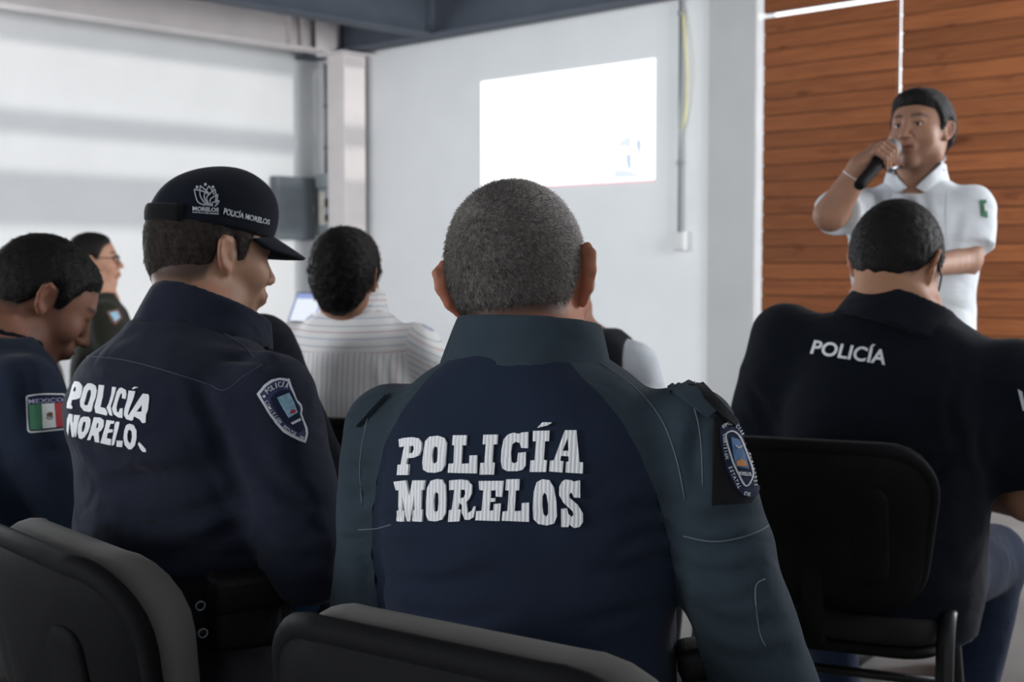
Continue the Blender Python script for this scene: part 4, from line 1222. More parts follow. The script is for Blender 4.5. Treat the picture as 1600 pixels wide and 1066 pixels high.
# ---- the speaker, standing
pI = Person('man standing in white short sleeved shirt speaking into a microphone', (1.19, 3.97), 207)
HI = pI.P(1439, 209, 3.88)
levI = [(.88, 0, 0, .175, .125, .115), (.98, 0, .005, .180, .140, .115), (1.10, 0, .01, .178, .140, .110), (1.22, 0, .008, .185, .128, .115), (1.32, 0, .004, .192, .115, .115),
        (1.385, 0, -.004, .170, .095, .105), (1.425, 0, -.012, .125, .08, .09), (1.455, 0, -.016, .085, .068, .074), (1.485, 0, -.012, .064, .060, .062)]
mic0 = np.array(at(1341, 291, 3.60)); mic1 = np.array(at(1397, 228, 3.745))
mA, mB = pI.L(mic0), pI.L(mic1)
elR = pI.P(1297, 336, 3.76); wrR = pI.P(1346, 260, 3.715)
def grip(f):
    ax_ = (mB - mA) / np.linalg.norm(mB - mA)
    camd = pI.L(Vector((0, 0, CAMZ))) - (mA + mB) / 2; camd -= ax_ * (camd @ ax_); camd /= np.linalg.norm(camd)
    lf = np.cross(camd, ax_); lf /= np.linalg.norm(lf)
    tst = pI.L(at(1300, 240, 3.7)) - (mA + mB) / 2
    if lf @ tst < 0: lf = -lf
    c = mA + (mB - mA) * .68
    def pt(off, th, r): 
        th = math.radians(th); return c + ax_ * off + (lf * math.cos(th) + camd * math.sin(th)) * r
    for i, off in enumerate((.033, .013, -.007, -.026)):
        r0 = .0095 if i < 3 else .0085
        f.chain([pt(off, -25, .040), pt(off, 40, .034), pt(off - .001, 105, .027), pt(off - .002, 175, .025)], [r0, r0, r0 * .92, r0 * .8], .003)
    pal = (pt(.0, -20, .040) + wrR) / 2
    f.cap(pt(.018, -35, .038), wrR, .019, .026, .02); f.cap(pt(-.018, -35, .038), wrR, .019, .026, .02)
    f.chain([pt(-.015, -60, .040), pt(.012, -100, .030), pt(.036, -120, .026), pt(.052, -125, .024)], [.016, .012, .0105, .0085], .006)
    f.cap(elR, wrR, .044, .028, .02)
elL = pI.P(1512, 406, 3.86); wrL = pI.P(1430, 420, 3.62); SLEEVE[0] = .70
build(pI, dict(H=HI, hrot=(15, -6, 2), lev=levI, hstep=.0036, cstep=.011, gstep=.0085, style='short', hairt=.010, hairtop=.004, hairfront=.008, stub=.7, eyes=True, beard=.1,
    head=dict(scale=.94, flare=.3, fat=.006), tone=(.27, .145, .095), neckr=.060, stand=True,
    fine=[(np.minimum(wrR, mB) - .05, np.maximum(wrR, mB) + .05)],
    strands=dict(n=5000, len=.012, r=.0006, dir=back_dir, fade=0),
    legs={s: [np.array((s * .09, 0, .88)), np.array((s * .11, .02, .49)), np.array((s * .13, -.01, .10))] for s in (-1, 1)},
    armr=(.060, .050, .036), ak=.04, hands={1: grip},
    arms={1: [(.180, .01, 1.375), elR, wrR], -1: [(-.165, -.005, 1.37), elL, wrL]},
    cloth='white', sleeve='short', puff=1.2, wa=.005, gtop=1.52, gcut=1.45, tlev=2,
    collar=dict(mat='white', a=(.0, -.012, 1.42), b=(.0, -.004, 1.485), step=.005, shells=[(0, 1, .088, .072, .004, ((1, 0, 0), 1.1), ((0, -1, 0), 3.0))])))

# ================================================================== things worn and printed
def fix_faces(bm, maxe):
    bmesh.ops.triangulate(bm, faces=bm.faces[:])
    for _ in range(5):
        es = [e for e in bm.edges if e.calc_length() > maxe]
        if not es: break
        bmesh.ops.subdivide_edges(bm, edges=es, cuts=1)
        bmesh.ops.triangulate(bm, faces=bm.faces[:])
def lay(p, bvh, name, bm, mat, parent, off=.0012, thick=.0016, maxe=6.0, mapfn=None, kind=None):
    """lays a flat drawing (pixel coordinates) onto the cloth below it and gives it thickness"""
    fix_faces(bm, maxe)
    O = Vector((0, 0, CAMZ)); pos = {}; miss = []; deps = []
    for v in bm.verts:
        x, y = (v.co.x, v.co.y) if mapfn is None else mapfn(v.co.x, v.co.y)
        r = ray(x, y).normalized(); h = bvh.ray_cast(O, r)
        if h[0] is None: miss.append((v, r)); continue
        n = h[1] if h[1].dot(r) < 0 else -h[1]
        pos[v] = h[0] + n * off; deps.append((h[0] - O).length)
    for v, r in miss:
        h = bvh.find_nearest(O + r * (sum(deps) / max(1, len(deps)) if deps else 2))
        pos[v] = h[0] + (h[1] if h[1].dot(r) < 0 else -h[1]) * off
    for v, w in pos.items(): v.co = p.Mi @ w
    bm.normal_update()
    n0 = [f for f in bm.faces]
    if n0:
        f = n0[0]; c = p.M @ f.calc_center_median(); nn = (p.M.to_3x3() @ f.normal)
        if sum((p.M.to_3x3() @ g.normal).dot(O - (p.M @ g.calc_center_median())) > 0 for g in n0) < len(n0) / 2:
            bmesh.ops.reverse_faces(bm, faces=n0)
    o = link(name, bm_mesh(name, bm, False), mat, parent)
    md = o.modifiers.new('thickness', 'SOLIDIFY'); md.thickness = thick; md.offset = 0.0
    if kind: o['kind'] = kind
    return o
def poly_bm(polys):
    bm = bmesh.new()
    for outer, holes in polys:
        loops = [[Vector((x, y, 0)) for x, y in outer]] + [[Vector((x, y, 0)) for x, y in h] for h in holes]
        flat = [v for l in loops for v in l]
        vs = [bm.verts.new(v) for v in flat]
        for t in geometry.tessellate_polygon(loops):
            try: bm.faces.new([vs[i] for i in t])
            except ValueError: pass
    return bm
def text_bm(txt, bold=0.0, shear=0.0, spacing=1.0):
    """lettering of the built-in typeface, scaled so that the capitals fill 0..1"""
    cu = bpy.data.curves.new('t', 'FONT'); cu.body = txt; cu.offset = bold; cu.shear = shear; cu.space_character = spacing; cu.resolution_u = 4
    ob = bpy.data.objects.new('t', cu); COL.objects.link(ob)
    bpy.context.view_layer.update()
    dg = bpy.context.evaluated_depsgraph_get()
    me = bpy.data.meshes.new_from_object(ob.evaluated_get(dg))
    bm = bmesh.new(); bm.from_mesh(me)
    bpy.data.objects.remove(ob); bpy.data.meshes.remove(me); bpy.data.curves.remove(cu)
    return bm
def bbox(bm):
    xs = [v.co.x for v in bm.verts]; ys = [v.co.y for v in bm.verts]
    return min(xs), min(ys), max(xs), max(ys)
def quad(tl, tr, bl, br, box):
    x0, y0, x1, y1 = box
    def fn(x, y):
        u = (x - x0) / (x1 - x0); v = (y - y0) / (y1 - y0)
        return tuple((bl[i] * (1 - u) + br[i] * u) * (1 - v) + (tl[i] * (1 - u) + tr[i] * u) * v for i in (0, 1))
    return fn
def place(bm, fn):
    for v in bm.verts: x, y = fn(v.co.x, v.co.y); v.co = (x, y, 0)
    return bm
def letters(p, bvh, parent, mat, txt, tl, tr, bl, br, bold=.02, shear=0, thick=.0012, maxe=5):
    """each letter its own piece; the capital box of the whole word fills the quad"""
    full = text_bm(txt.replace('Í', 'I'), bold, shear); box = bbox(full); full.free()
    x = 0.0
    for i, ch in enumerate(txt):
        if ch == ' ': continue
        pre = text_bm(txt[:i + 1].replace('Í', 'I') , bold, shear); b1_ = bbox(pre)
        one = text_bm(ch, bold, shear); bo = bbox(one); 
        base = text_bm(ch.replace('Í', 'I'), bold, shear); bb_ = bbox(base); base.free(); pre.free()
        dx = b1_[2] - bb_[2]
        for v in one.verts: v.co.x += dx
        place(one, quad(tl, tr, bl, br, box))
        lay(p, bvh, 'letter', one, mat, parent, .0010, thick, maxe)
def path_text(bmo, txt, path, h, bold=.02, stretch=1.0, flip=1):
    """letters set along a pixel path; appended to bmo"""
    P = [Vector((a, b)) for a, b in path]
    seg = [(P[i + 1] - P[i]).length for i in range(len(P) - 1)]; L = sum(seg); n = len(txt)
    for i, ch in enumerate(txt):
        if ch == ' ': continue
        s = L * (i + .5) / n; j = 0
        while j < len(seg) - 1 and s > seg[j]: s -= seg[j]; j += 1
        d = (P[j + 1] - P[j]).normalized(); c = P[j] + d * s
        up = Vector((d.y, -d.x)) * flip
        b = text_bm(ch, bold); x0, y0, x1, y1 = bbox(b)
        wd = min(L / n * .86, (x1 - x0) * h * stretch / .73)
        for v in b.verts:
            u = ((v.co.x - x0) / max(x1 - x0, 1e-4) - .5) * wd; w = ((v.co.y - y0) / max(y1 - y0, 1e-4) - .5) * h
            q = c + d * u + up * w; v.co = (q.x, q.y, 0)
        me = bpy.data.meshes.new('x'); b.to_mesh(me); b.free(); bmo.from_mesh(me); bpy.data.meshes.remove(me)
    return bmo
def stroke_bm(lines, w):
    """pixel polylines drawn with a pen of width w"""
    bm = bmesh.new()
    for ln in lines:
        P = [Vector((a, b, 0)) for a, b in ln]; vs = []
        for i, q in enumerate(P):
            d = (P[min(i + 1, len(P) - 1)] - P[max(i - 1, 0)]).normalized(); n = Vector((-d.y, d.x, 0)) * w / 2
            vs.append((bm.verts.new(q + n), bm.verts.new(q - n)))
        for i in range(len(vs) - 1): bm.faces.new((vs[i][0], vs[i][1], vs[i + 1][1], vs[i + 1][0]))
    return bm
def cr2(pts, n=6, closed=False):
    if closed: pts = list(pts) + [pts[0]]
    return [(v.x, v.y) for v in bez([(a, b, 0) for a, b in pts], n)]
def circle(cx, cy, rx, ry=None, n=14): return [(cx + math.cos(2 * PI * i / n) * rx, cy + math.sin(2 * PI * i / n) * (ry or rx)) for i in range(n)]
def seam(p, bvh, parent, pts, mat, r=.0011, name='seam', off=.0004, n=5):
    O = Vector((0, 0, CAMZ)); out = []
    for x, y in cr2(pts, n):
        rr = ray(x, y).normalized(); h = bvh.ray_cast(O, rr)
        if h[0] is None: continue
        nn = h[1] if h[1].dot(rr) < 0 else -h[1]
        out.append(p.Mi @ (h[0] + nn * off))
    if len(out) > 1: return link(name, tube_mesh(name, out, r, 6), mat, parent)
def Z(pts, x0, y0, k): return [(x0 + a / k, y0 + b / k) for a, b in pts]

def crease(p, key, lines, depth=.004, width=.010):
    """presses folds into a garment along lines seen in the photograph"""
    bv = p.bvh(key); o, V, F = p.parts[key]; O = Vector((0, 0, CAMZ)); n = normals(V, F); dsp = np.zeros(len(V))
    for ln in lines:
        P = []
        for x, y in cr2(ln, 5):
            h = bv.ray_cast(O, ray(x, y).normalized())
            if h[0] is not None: P.append(p.Mi @ h[0])
        if len(P) < 2: continue
        P = np.array(P); best = np.full(len(V), 9.0); tt = np.zeros(len(V)); m = len(P) - 1
        near = np.linalg.norm(V - P.mean(0), axis=1) < np.linalg.norm(P - P.mean(0), axis=1).max() + .08
        W = V[near]; bb = best[near]; t2 = tt[near]
        for i in range(m):
            d = P[i + 1] - P[i]; t = np.clip(((W - P[i]) @ d) / (d @ d + 1e-12), 0, 1)
            dist = np.linalg.norm(W - P[i] - t[:, None] * d, axis=1); u = dist < bb
            bb = np.where(u, dist, bb); t2 = np.where(u, (i + t) / m, t2)
        env = np.sin(np.clip(t2, 0.02, .98) * PI) ** .6
        dsp[near] += env * depth * (-np.exp(-(bb / width) ** 2) + .55 * np.exp(-((bb - 2.0 * width) / width) ** 2))
    V = V + n * dsp[:, None]; p.parts[key] = (o, V, F)
    o.data.vertices.foreach_set('co', V.ravel()); o.data.update()
crease(pA, 'shirt', [[(1065,800),(1020,792),(975,800)], [(1060,830),(1010,835),(955,860)], [(1058,862),(1000,885),(930,890)], [(565,820),(610,812),(665,815)], [(590,905),(680,912),(790,890)], [(880,985),(980,958),(1050,940)], [(600,955),(700,968),(800,960)]], .0035, .008)
crease(pA, 'sleeve1', [[(1080,885),(1120,902),(1175,890)], [(1095,960),(1150,985),(1215,968)], [(1085,815),(1130,812),(1175,800)], [(1120,1020),(1180,1035),(1240,1015)], [(1100,640),(1085,700),(1090,760)], [(1066,846),(1110,854),(1150,850),(1195,836),(1215,815)]], .0050, .009)
crease(pA, 'sleeve-1', [[(545,760),(560,775),(590,770)], [(560,870),(580,885),(605,870)]], .004, .008)
crease(pB, 'shirt', [[(150,765),(230,742),(335,735)], [(160,805),(260,815),(370,780)], [(130,848),(210,878),(300,860),(385,820)], [(310,600),(330,650),(345,725)], [(350,640),(360,720),(395,800)], [(400,705),(440,765),(500,790)], [(415,805),(470,832),(520,828)], [(390,860),(440,880),(510,868)], [(340,560),(390,560),(430,570)]], .0055, .011)
crease(pH, 'shirt', [[(1165,600),(1192,640),(1205,690)], [(1505,560),(1482,640),(1500,705)], [(1490,715),(1440,760),(1400,770)], [(1540,640),(1530,700),(1545,740)]], .005, .012)
crease(pF, 'shirt', [[(517,560),(515,612)], [(480,570),(470,610)], [(600,560),(606,612)]], .004, .010)
crease(pC, 'shirt', [[(20,560),(40,600),(45,680)], [(60,700),(90,710),(115,700)]], .005, .012)
crease(pI, 'shirt', [[(1400,300),(1430,330),(1470,340)], [(1500,330),(1490,370),(1480,400)], [(1440,300),(1455,360),(1480,440)], [(1370,300),(1365,330),(1372,360)]], .005, .012)
# ---- nearest man: embroidered slab lettering, patch, straps
bvA = pA.bvh('shirt', 'sleeve1', 'sleeve-1')
shirtA = pA.parts['shirt'][0]; slR = pA.parts['sleeve1'][0]; slL = pA.parts['sleeve-1'][0]
GA = [
 ([(165,215),(200,205),(260,200),(305,208),(326,240),(324,290),(305,330),(270,345),(225,348),(218,390),(236,392),(230,468),(152,468),(158,395),(180,392),(195,300),(205,265),(170,270)], [[(240,262),(270,262),(272,285),(262,310),(238,315)]]),
 ([(440,190),(485,205),(500,240),(495,320),(488,400),(465,440),(420,452),(370,450),(337,430),(332,380),(340,300),(350,230),(380,197)], [[(420,262),(438,275),(440,320),(436,370),(420,388),(403,380),(398,330),(404,285)]]),
 ([(545,187),(643,186),(638,258),(612,258),(605,388),(660,385),(662,330),(716,328),(714,455),(510,450),(516,388),(550,386),(556,258),(540,258)], []),
 ([(762,182),(864,180),(858,250),(832,252),(824,378),(840,380),(834,464),(733,464),(738,382),(768,380),(778,250),(756,250)], []),
 ([(1080,160),(1078,278),(1030,275),(1020,240),(990,232),(965,250),(955,310),(958,370),(975,385),(1000,375),(1008,310),(1062,305),(1060,400),(1040,430),(1000,440),(930,440),(895,420),(885,370),(890,290),(905,215),(935,180),(975,166),(1015,175),(1030,165)], []),
 [([(1114,153),(1230,152),(1226,228),(1198,228),(1190,360),(1212,362),(1206,446),(1090,446),(1096,364),(1126,362),(1136,228),(1112,228)], []), ([(1143,132),(1180,92),(1248,94),(1215,115)], [])],
 ([(1338,150),(1420,150),(1440,375),(1466,378),(1464,458),(1342,450),(1346,376),(1366,370),(1364,335),(1312,332),(1305,366),(1330,370),(1322,450),(1228,442),(1234,366),(1262,362)], [[(1358,205),(1364,295),(1322,298)]]),
 ([(128,515),(215,505),(240,620),(262,505),(350,505),(340,575),(325,572),(320,712),(332,715),(328,802),(262,802),(265,715),(278,712),(275,610),(242,802),(224,802),(190,620),(190,718),(206,720),(200,802),(150,802),(152,718),(162,715),(165,575),(145,575)], []),
 ([(430,495),(470,500),(492,540),(497,640),(492,740),(470,785),(425,798),(375,792),(357,750),(358,650),(365,560),(390,508)], [[(428,588),(444,600),(446,660),(440,720),(425,735),(412,720),(410,650),(416,600)]]),
 ([(520,505),(600,498),(650,505),(680,540),(678,600),(660,640),(640,660),(650,740),(680,720),(695,690),(706,692),(690,770),(660,788),(630,785),(612,740),(610,680),(590,665),(582,710),(600,715),(590,798),(512,802),(518,718),(538,714),(548,640),(555,572),(520,575)], [[(600,572),(630,572),(635,600),(620,630),(596,632)]]),
 ([(728,510),(905,510),(893,625),(850,622),(850,578),(815,580),(812,635),(845,633),(845,658),(808,660),(803,722),(832,720),(836,675),(884,670),(880,715),(874,795),(705,790),(712,725),(750,722),(762,580),(732,575)], []),
 ([(922,500),(1018,498),(1014,578),(990,580),(982,725),(1030,722),(1032,668),(1084,664),(1084,800),(890,792),(898,728),(932,724),(942,580),(918,578)], []),
 ([(1180,498),(1230,505),(1262,560),(1278,660),(1282,760),(1262,812),(1210,826),(1150,815),(1115,780),(1110,700),(1118,590),(1140,520)], [[(1192,592),(1210,610),(1220,680),(1220,740),(1205,765),(1185,745),(1178,680),(1180,620)]]),
 ([(1340,500),(1385,505),(1400,515),(1445,505),(1446,628),(1400,625),(1385,590),(1368,605),(1372,630),(1430,680),(1465,740),(1465,800),(1440,838),(1400,845),(1370,820),(1362,838),(1312,838),(1310,708),(1355,705),(1362,745),(1385,765),(1400,750),(1390,720),(1330,665),(1298,610),(1300,550),(1318,515)], []),
]
for gl_ in GA:
    pieces = gl_ if isinstance(gl_, list) else [gl_]
    pp = [(Z(o_, 590, 640, 4.571), [Z(h_, 590, 640, 4.571) for h_ in hs_]) for o_, hs_ in pieces]
    lay(pA, bvA, 'letter', poly_bm(pp), M['embroid'], shirtA, .0018, .0030, 6)
# seams of the raglan, the shoulder straps and the sleeve pocket
for pts in ([(936,566),(985,600),(1030,650),(1055,710),(1070,780)],): seam(pA, bvA, slR, pts, M['seam'], .0008)
for pts in ([(1068,838),(1110,846),(1150,842),(1190,828),(1210,812)], [(1066,600),(1085,640),(1095,690),(1098,760)], [(1195,905),(1180,920),(1186,985),(1196,1010)]): seam(pA, bvA, slR, pts, M['seam'], .0008)
for pts in ([(560,828),(590,826),(612,820)], [(575,650),(563,720),(566,790)]): seam(pA, bvA, slL, pts, M['seam'], .0008)
lay(pA, bvA, 'shoulder_strap', poly_bm([([(1036,588),(1062,592),(1092,612),(1118,645),(1106,655),(1080,636),(1052,615)], [])]), M['tealgrey'], slR, .004, .006, 8)
lay(pA, bvA, 'strap_edge', poly_bm([([(1076,590),(1084,592),(1118,630),(1146,660),(1142,668),(1122,652),(1098,628)], [])]), M['velcro'], slR, .005, .005, 8)
lay(pA, bvA, 'shoulder_strap', poly_bm([([(550,652),(575,632),(600,618),(604,624),(584,644),(562,668)], [])]), M['tealgrey'], slL, .004, .006, 8)
lay(pA, bvA, 'velcro_field', poly_bm([([(1116,652),(1150,668),(1172,710),(1184,770),(1172,786),(1112,790),(1114,720)], [])]), M['velcro'], slR, .001, .0015, 8)
oval = cr2([(1123,668),(1140,656),(1156,668),(1168,700),(1180,745),(1182,770),(1165,778),(1148,762),(1133,730),(1124,695)], 4, True)[:-1]
lay(pA, bvA, 'patch_field', poly_bm([(oval, [])]), M['patchdark'], slR, .0025, .0016, 6)
rim = cr2([(1130,685),(1131,678),(1141,675),(1152,685),(1163,712),(1172,742),(1162,761),(1150,742),(1140,718),(1130,685)], 4)
lay(pA, bvA, 'patch_border', stroke_bm([rim], 2.2), M['patchwhite'], slR, .004, .0012, 4)
ptx = bmesh.new()
path_text(ptx, '*POLICÍA*', [(1124,669),(1134,663),(1144,664),(1151,672),(1156,682)], 5.2)
path_text(ptx, 'COMISIÓN', [(1128,678),(1128.5,690),(1130,705),(1133,718)], 4.6)
path_text(ptx, 'ESTATAL', [(1137,729),(1142,742),(1148,755),(1153,765)], 5.0)
path_text(ptx, 'DE', [(1159,772),(1168,774)], 5.5)
path_text(ptx, 'SEGURIDAD', [(1176,762),(1174,744),(1169,725),(1164,708)], 4.6)
lay(pA, bvA, 'patch_lettering', ptx, M['patchwhite'], slR, .0042, .0010, 5, kind='stuff')
lay(pA, bvA, 'patch_emblem', poly_bm([([(1138,684),(1150,688),(1160,712),(1166,734),(1146,730),(1141,706)], [])]), M['blue'], slR, .004, .001, 5)
lay(pA, bvA, 'patch_emblem_hill', poly_bm([([(1146,722),(1153,718),(1159,722),(1162,730),(1147,729)], [])]), M['orange'], slR, .005, .001, 5)
lay(pA, bvA, 'patch_emblem_arc', stroke_bm([[(1144,697),(1149,701),(1154,698)]], 1.6), M['patchwhite'], slR, .005, .001, 5)
pt2 = text_bm('MORELOS', .03); place(pt2, quad((1149,737.5),(1168,739.5),(1150,743.5),(1169,745.5), bbox(pt2)))
lay(pA, bvA, 'patch_lettering', pt2, M['patchwhite'], slR, .0042, .0010, 5, kind='stuff')

# ---- man with the cap: lettering that folds with the jacket, shield patch, cap
bvB = pB.bvh('jacket' if 'jacket' in pB.parts else 'shirt'); jk = pB.parts['shirt'][0]
GB = [
 ([(230,52),(290,60),(330,110),(325,200),(300,265),(250,285),(195,290),(185,360),(205,375),(195,405),(130,395),(135,330),(165,240),(200,110)], [[(232,120),(250,130),(245,175),(220,190),(215,160)]]),
 ([(400,78),(450,80),(500,110),(515,170),(500,260),(470,330),(450,430),(420,445),(350,430),(305,370),(300,300),(325,230),(350,130)], [[(415,158),(440,170),(440,230),(420,300),(400,355),(370,362),(350,340),(370,280),(390,200)]]),
 ([(540,98),(608,105),(590,250),(560,380),(620,395),(650,450),(640,490),(500,455),(485,380),(520,250)], []),
 ([(710,125),(760,130),(745,200),(715,300),(690,370),(700,420),(715,495),(680,485),(640,390),(670,330),(700,220)], []),
 ([(830,135),(885,165),(892,220),(880,280),(835,270),(840,210),(815,215),(785,300),(765,380),(770,440),(795,450),(810,400),(845,395),(840,520),(790,515),(730,470),(708,400),(735,320),(770,190),(800,145)], []),
 [([(920,172),(1003,182),(985,260),(930,400),(910,470),(980,540),(960,555),(890,535),(860,480),(870,400),(905,280)], []), ([(965,150),(990,125),(1040,130),(1000,145),(970,160)], [])],
 ([(1100,212),(1170,220),(1182,260),(1165,420),(1140,480),(1135,580),(1095,585),(1060,540),(990,500),(970,545),(930,500),(930,470),(1040,300)], [[(1090,350),(1085,440),(1020,440)]]),
 ([(160,465),(205,475),(205,560),(215,590),(225,480),(300,485),(280,560),(265,640),(250,760),(240,755),(232,700),(225,760),(195,755),(180,640),(175,560),(160,620),(150,740),(130,680),(135,540)], []),
 ([(350,500),(410,505),(435,540),(430,620),(400,700),(360,760),(320,785),(285,770),(270,700),(280,600),(310,520)], [[(360,560),(375,575),(365,640),(340,700),(322,700),(325,640),(340,580)]]),
 ([(480,510),(560,515),(605,550),(600,630),(570,680),(540,700),(545,830),(490,820),(480,745),(455,740),(430,800),(390,795),(420,720),(455,600)], [[(520,580),(540,590),(530,640),(505,650)]]),
 ([(640,545),(740,560),(735,590),(690,595),(670,660),(720,665),(715,700),(655,710),(640,780),(700,790),(690,865),(560,835),(580,770),(620,640)], []),
 [([(765,565),(805,570),(790,650),(760,760),(735,860),(705,868),(715,780),(735,680),(745,600)], []), ([(770,805),(845,810),(838,888),(765,880)], [])],
 ([(930,592),(985,610),(1020,680),(1020,780),(1000,870),(960,915),(920,915),(870,860),(855,770),(865,680),(890,610)], [[(935,665),(960,690),(965,760),(950,830),(930,840),(905,800),(902,730),(915,680)]]),
 ([(1050,825),(1080,850),(1140,920),(1140,955),(1100,950),(1070,915),(1040,850)], []),
]
for gl_ in GB:
    pieces = gl_ if isinstance(gl_, list) else [gl_]
    pp = [(Z(o_, 90, 590, 8.2), [Z(h_, 90, 590, 8.2) for h_ in hs_]) for o_, hs_ in pieces]
    lay(pB, bvB, 'letter', poly_bm(pp), M['print'], jk, .0012, .0012, 5)
kx, ky, kk = 395, 580, 8.88
sh_out = Z([(65,320),(160,200),(260,130),(370,105),(470,118),(495,112),(520,200),(560,300),(600,400),(660,470),(675,530),(665,600),(700,700),(740,800),(750,880),(720,1000),(640,970),(520,910),(420,850),(330,750),(230,610),(140,440)], kx, ky, kk)
sh_in = Z([(110,322),(190,225),(280,160),(370,135),(470,150),(500,230),(545,320),(590,420),(640,490),(650,535),(642,605),(680,710),(712,805),(722,880),(702,960),(640,935),(530,875),(440,820),(355,730),(255,595),(170,440)], kx, ky, kk)
lay(pB, bvB, 'patch_border', poly_bm([(sh_out, [sh_in])]), M['patchwhite'], jk, .0025, .002, 5)
lay(pB, bvB, 'patch_field', poly_bm([(sh_in, [])]), M['patchindigo'], jk, .0020, .0014, 5)
inner = Z([(245,380),(300,310),(380,270),(460,262),(510,290),(560,400),(620,520),(640,640),(690,790),(690,830),(640,860),(560,810),(430,710),(330,570)], kx, ky, kk)
lay(pB, bvB, 'patch_inner_shield', poly_bm([(inner, [])]), M['patchdark'], jk, .0030, .001, 5)
lay(pB, bvB, 'patch_emblem', poly_bm([(Z([(330,370),(490,305),(560,440),(610,580),(490,660),(420,540)], kx, ky, kk), [])]), M['cyan'], jk, .0038, .001, 5)
lay(pB, bvB, 'patch_emblem_hill', poly_bm([(Z([(500,600),(515,545),(560,535),(585,560),(560,590)], kx, ky, kk), [])]), M['red'], jk, .0045, .001, 5)
lay(pB, bvB, 'patch_banner', poly_bm([(Z([(520,730),(640,660),(655,695),(540,755)], kx, ky, kk), [])]), M['patchwhite'], jk, .0038, .001, 5)
ptb = bmesh.new()
path_text(ptb, 'POLICÍA', Z([(190,300),(250,250),(320,210),(400,190),(480,215)], kx, ky, kk), 8.0)
path_text(ptb, 'COMISIÓN', Z([(190,410),(240,510),(310,620),(390,730)], kx, ky, kk), 5.5)
path_text(ptb, 'ESTATAL', Z([(420,780),(500,845),(600,895)], kx, ky, kk), 6.0)
path_text(ptb, 'DE', Z([(640,925),(690,945)], kx, ky, kk), 5.0)
place2 = poly_bm([(Z(circle(168, 352, 20), kx, ky, kk), [])]); me_ = bpy.data.meshes.new('x'); place2.to_mesh(me_); place2.free(); ptb.from_mesh(me_)
lay(pB, bvB, 'patch_lettering', ptb, M['patchwhite'], jk, .0038, .0010, 5, kind='stuff')
for pts in ([(128,557),(190,562),(260,580),(330,602)], [(330,602),(352,610),(382,588),(410,570)], [(333,505),(348,520),(380,540),(400,560)]): seam(pB, bvB, jk, pts, M['seamdark'], .0009)

# the cap: crown, brim, strap
def cap_build(p, bvh_parent=None):
    H, R, sc = p.H, p.R, p.sc
    def w(q): return H + R @ (np.array(q, float) * sc)
    f = Field(H - .17, H + .2, .0042)
    f.ell(w((0, -.008, .052)), np.array((.0875, .106, .096)) * sc, 0, R)
    f.ell(w((0, .040, .090)), np.array((.070, .064, .058)) * sc, .05, R)
    f.plane(w((0, 0, .046)), R @ np.array((0, -.05, -1)))
    V, F = f.mesh(smooth=1)
    crown = p.part('cap', V, F, M['cap'], None, lambda V: ripple(V, 30, 4) * .0012)
    # brim
    VV = []; FF = []; nu, nv = 24, 8
    for i in range(nu + 1):
        a = math.radians(-68 + 136 * i / nu); u = math.sin(a)
        for j in range(nv + 1):
            v = j / nv
            L_ = .074 * max(0.0, math.cos(a * 1.25)) ** .55
            x = math.sin(a) * (.086 + v * L_ * .35); y = -.004 + math.cos(a) * .104 + v * L_
            z = .052 - .030 * v * (L_ / .074) - .020 * u * u - .004 * v * v
            VV.append(w((x, y, z)))
    for i in range(nu):
        for j in range(nv):
            q = i * (nv + 1) + j; FF.append((q, q + nv + 1, q + nv + 2, q + 1))
    br = p.part('brim', np.array(VV), np.array(FF), M['cap'], crown)
    md = br.modifiers.new('thickness', 'SOLIDIFY'); md.thickness = .004; md.offset = 0
    # adjusting strap at the back
    pts = [Vector(w((math.sin(a) * .0885, -.008 - math.cos(a) * .1080, .062))) for a in np.linspace(-.75, .75, 12)]
    link('strap', tube_mesh('strap', pts, .0032, 8, flat=4.2, up=Vector(R @ np.array((0, 0, 1)))), M['velcro'], crown)
    bt = bmesh.new(); bmesh.ops.create_uvsphere(bt, u_segments=10, v_segments=6, radius=.007)
    bo = link('top_button', bm_mesh('top_button', bt, True), M['cap'], crown); bo.location = w((0, .005, .150))
    return crown
crown = cap_build(pB)
bvC = pB.bvh('cap')
q0, q1, qk = 290, 270, 11.43
def cz(pts): return Z(pts, q0, q1, qk)
letters(pB, bvC, crown, M['printdim'], 'POLICÍA MORELOS', cz([(690,632)])[0], cz([(1500,840)])[0], cz([(672,745)])[0], cz([(1482,930)])[0], .018, 0, .0008, 4)
lot = []
tips = [((155,305),(215,520),(350,585)), ((262,240),(262,420),(370,585)), ((415,242),(330,420),(400,590)), ((520,300),(375,450),(430,595)), ((575,395),(440,480),(455,600)), ((595,500),(480,540),(480,600))]
for (a, b, c) in tips:
    lot.append(cr2(cz([a, b, c]), 6))
for (a, b, c) in (((155,305),(300,335),(395,380)), ((262,240),(370,330),(430,400)), ((415,242),(480,330),(505,400)), ((520,300),(545,420),(530,500)), ((575,395),(560,480),(540,560)), ((595,500),(570,560),(520,600))):
    lot.append(cr2(cz([a, b, c]), 4))
lay(pB, bvC, 'lotus_emblem', stroke_bm(lot, 1.5), M['printdim'], crown, .0011, .0008, 4)
for c in ((205,265),(352,217),(487,262)):
    lay(pB, bvC, 'emblem_dot', poly_bm([(cz(circle(*c, 24)), [])]), M['printdim'], crown, .0011, .0008, 4)
for txt, a, b, c, d, kd in (('MORELOS', (128,605), (590,632), (125,680), (588,705), None), ('ANFITRIÓN DEL MUNDO', (125,690), (588,715), (124,718), (588,752), 1)):
    bmx = text_bm(txt, .03); place(bmx, quad(*[cz([v])[0] for v in (a, b, c, d)], bbox(bmx)))
    lay(pB, bvC, 'emblem_lettering', bmx, M['printdim'], crown, .0011, .0008, 4, kind='stuff')

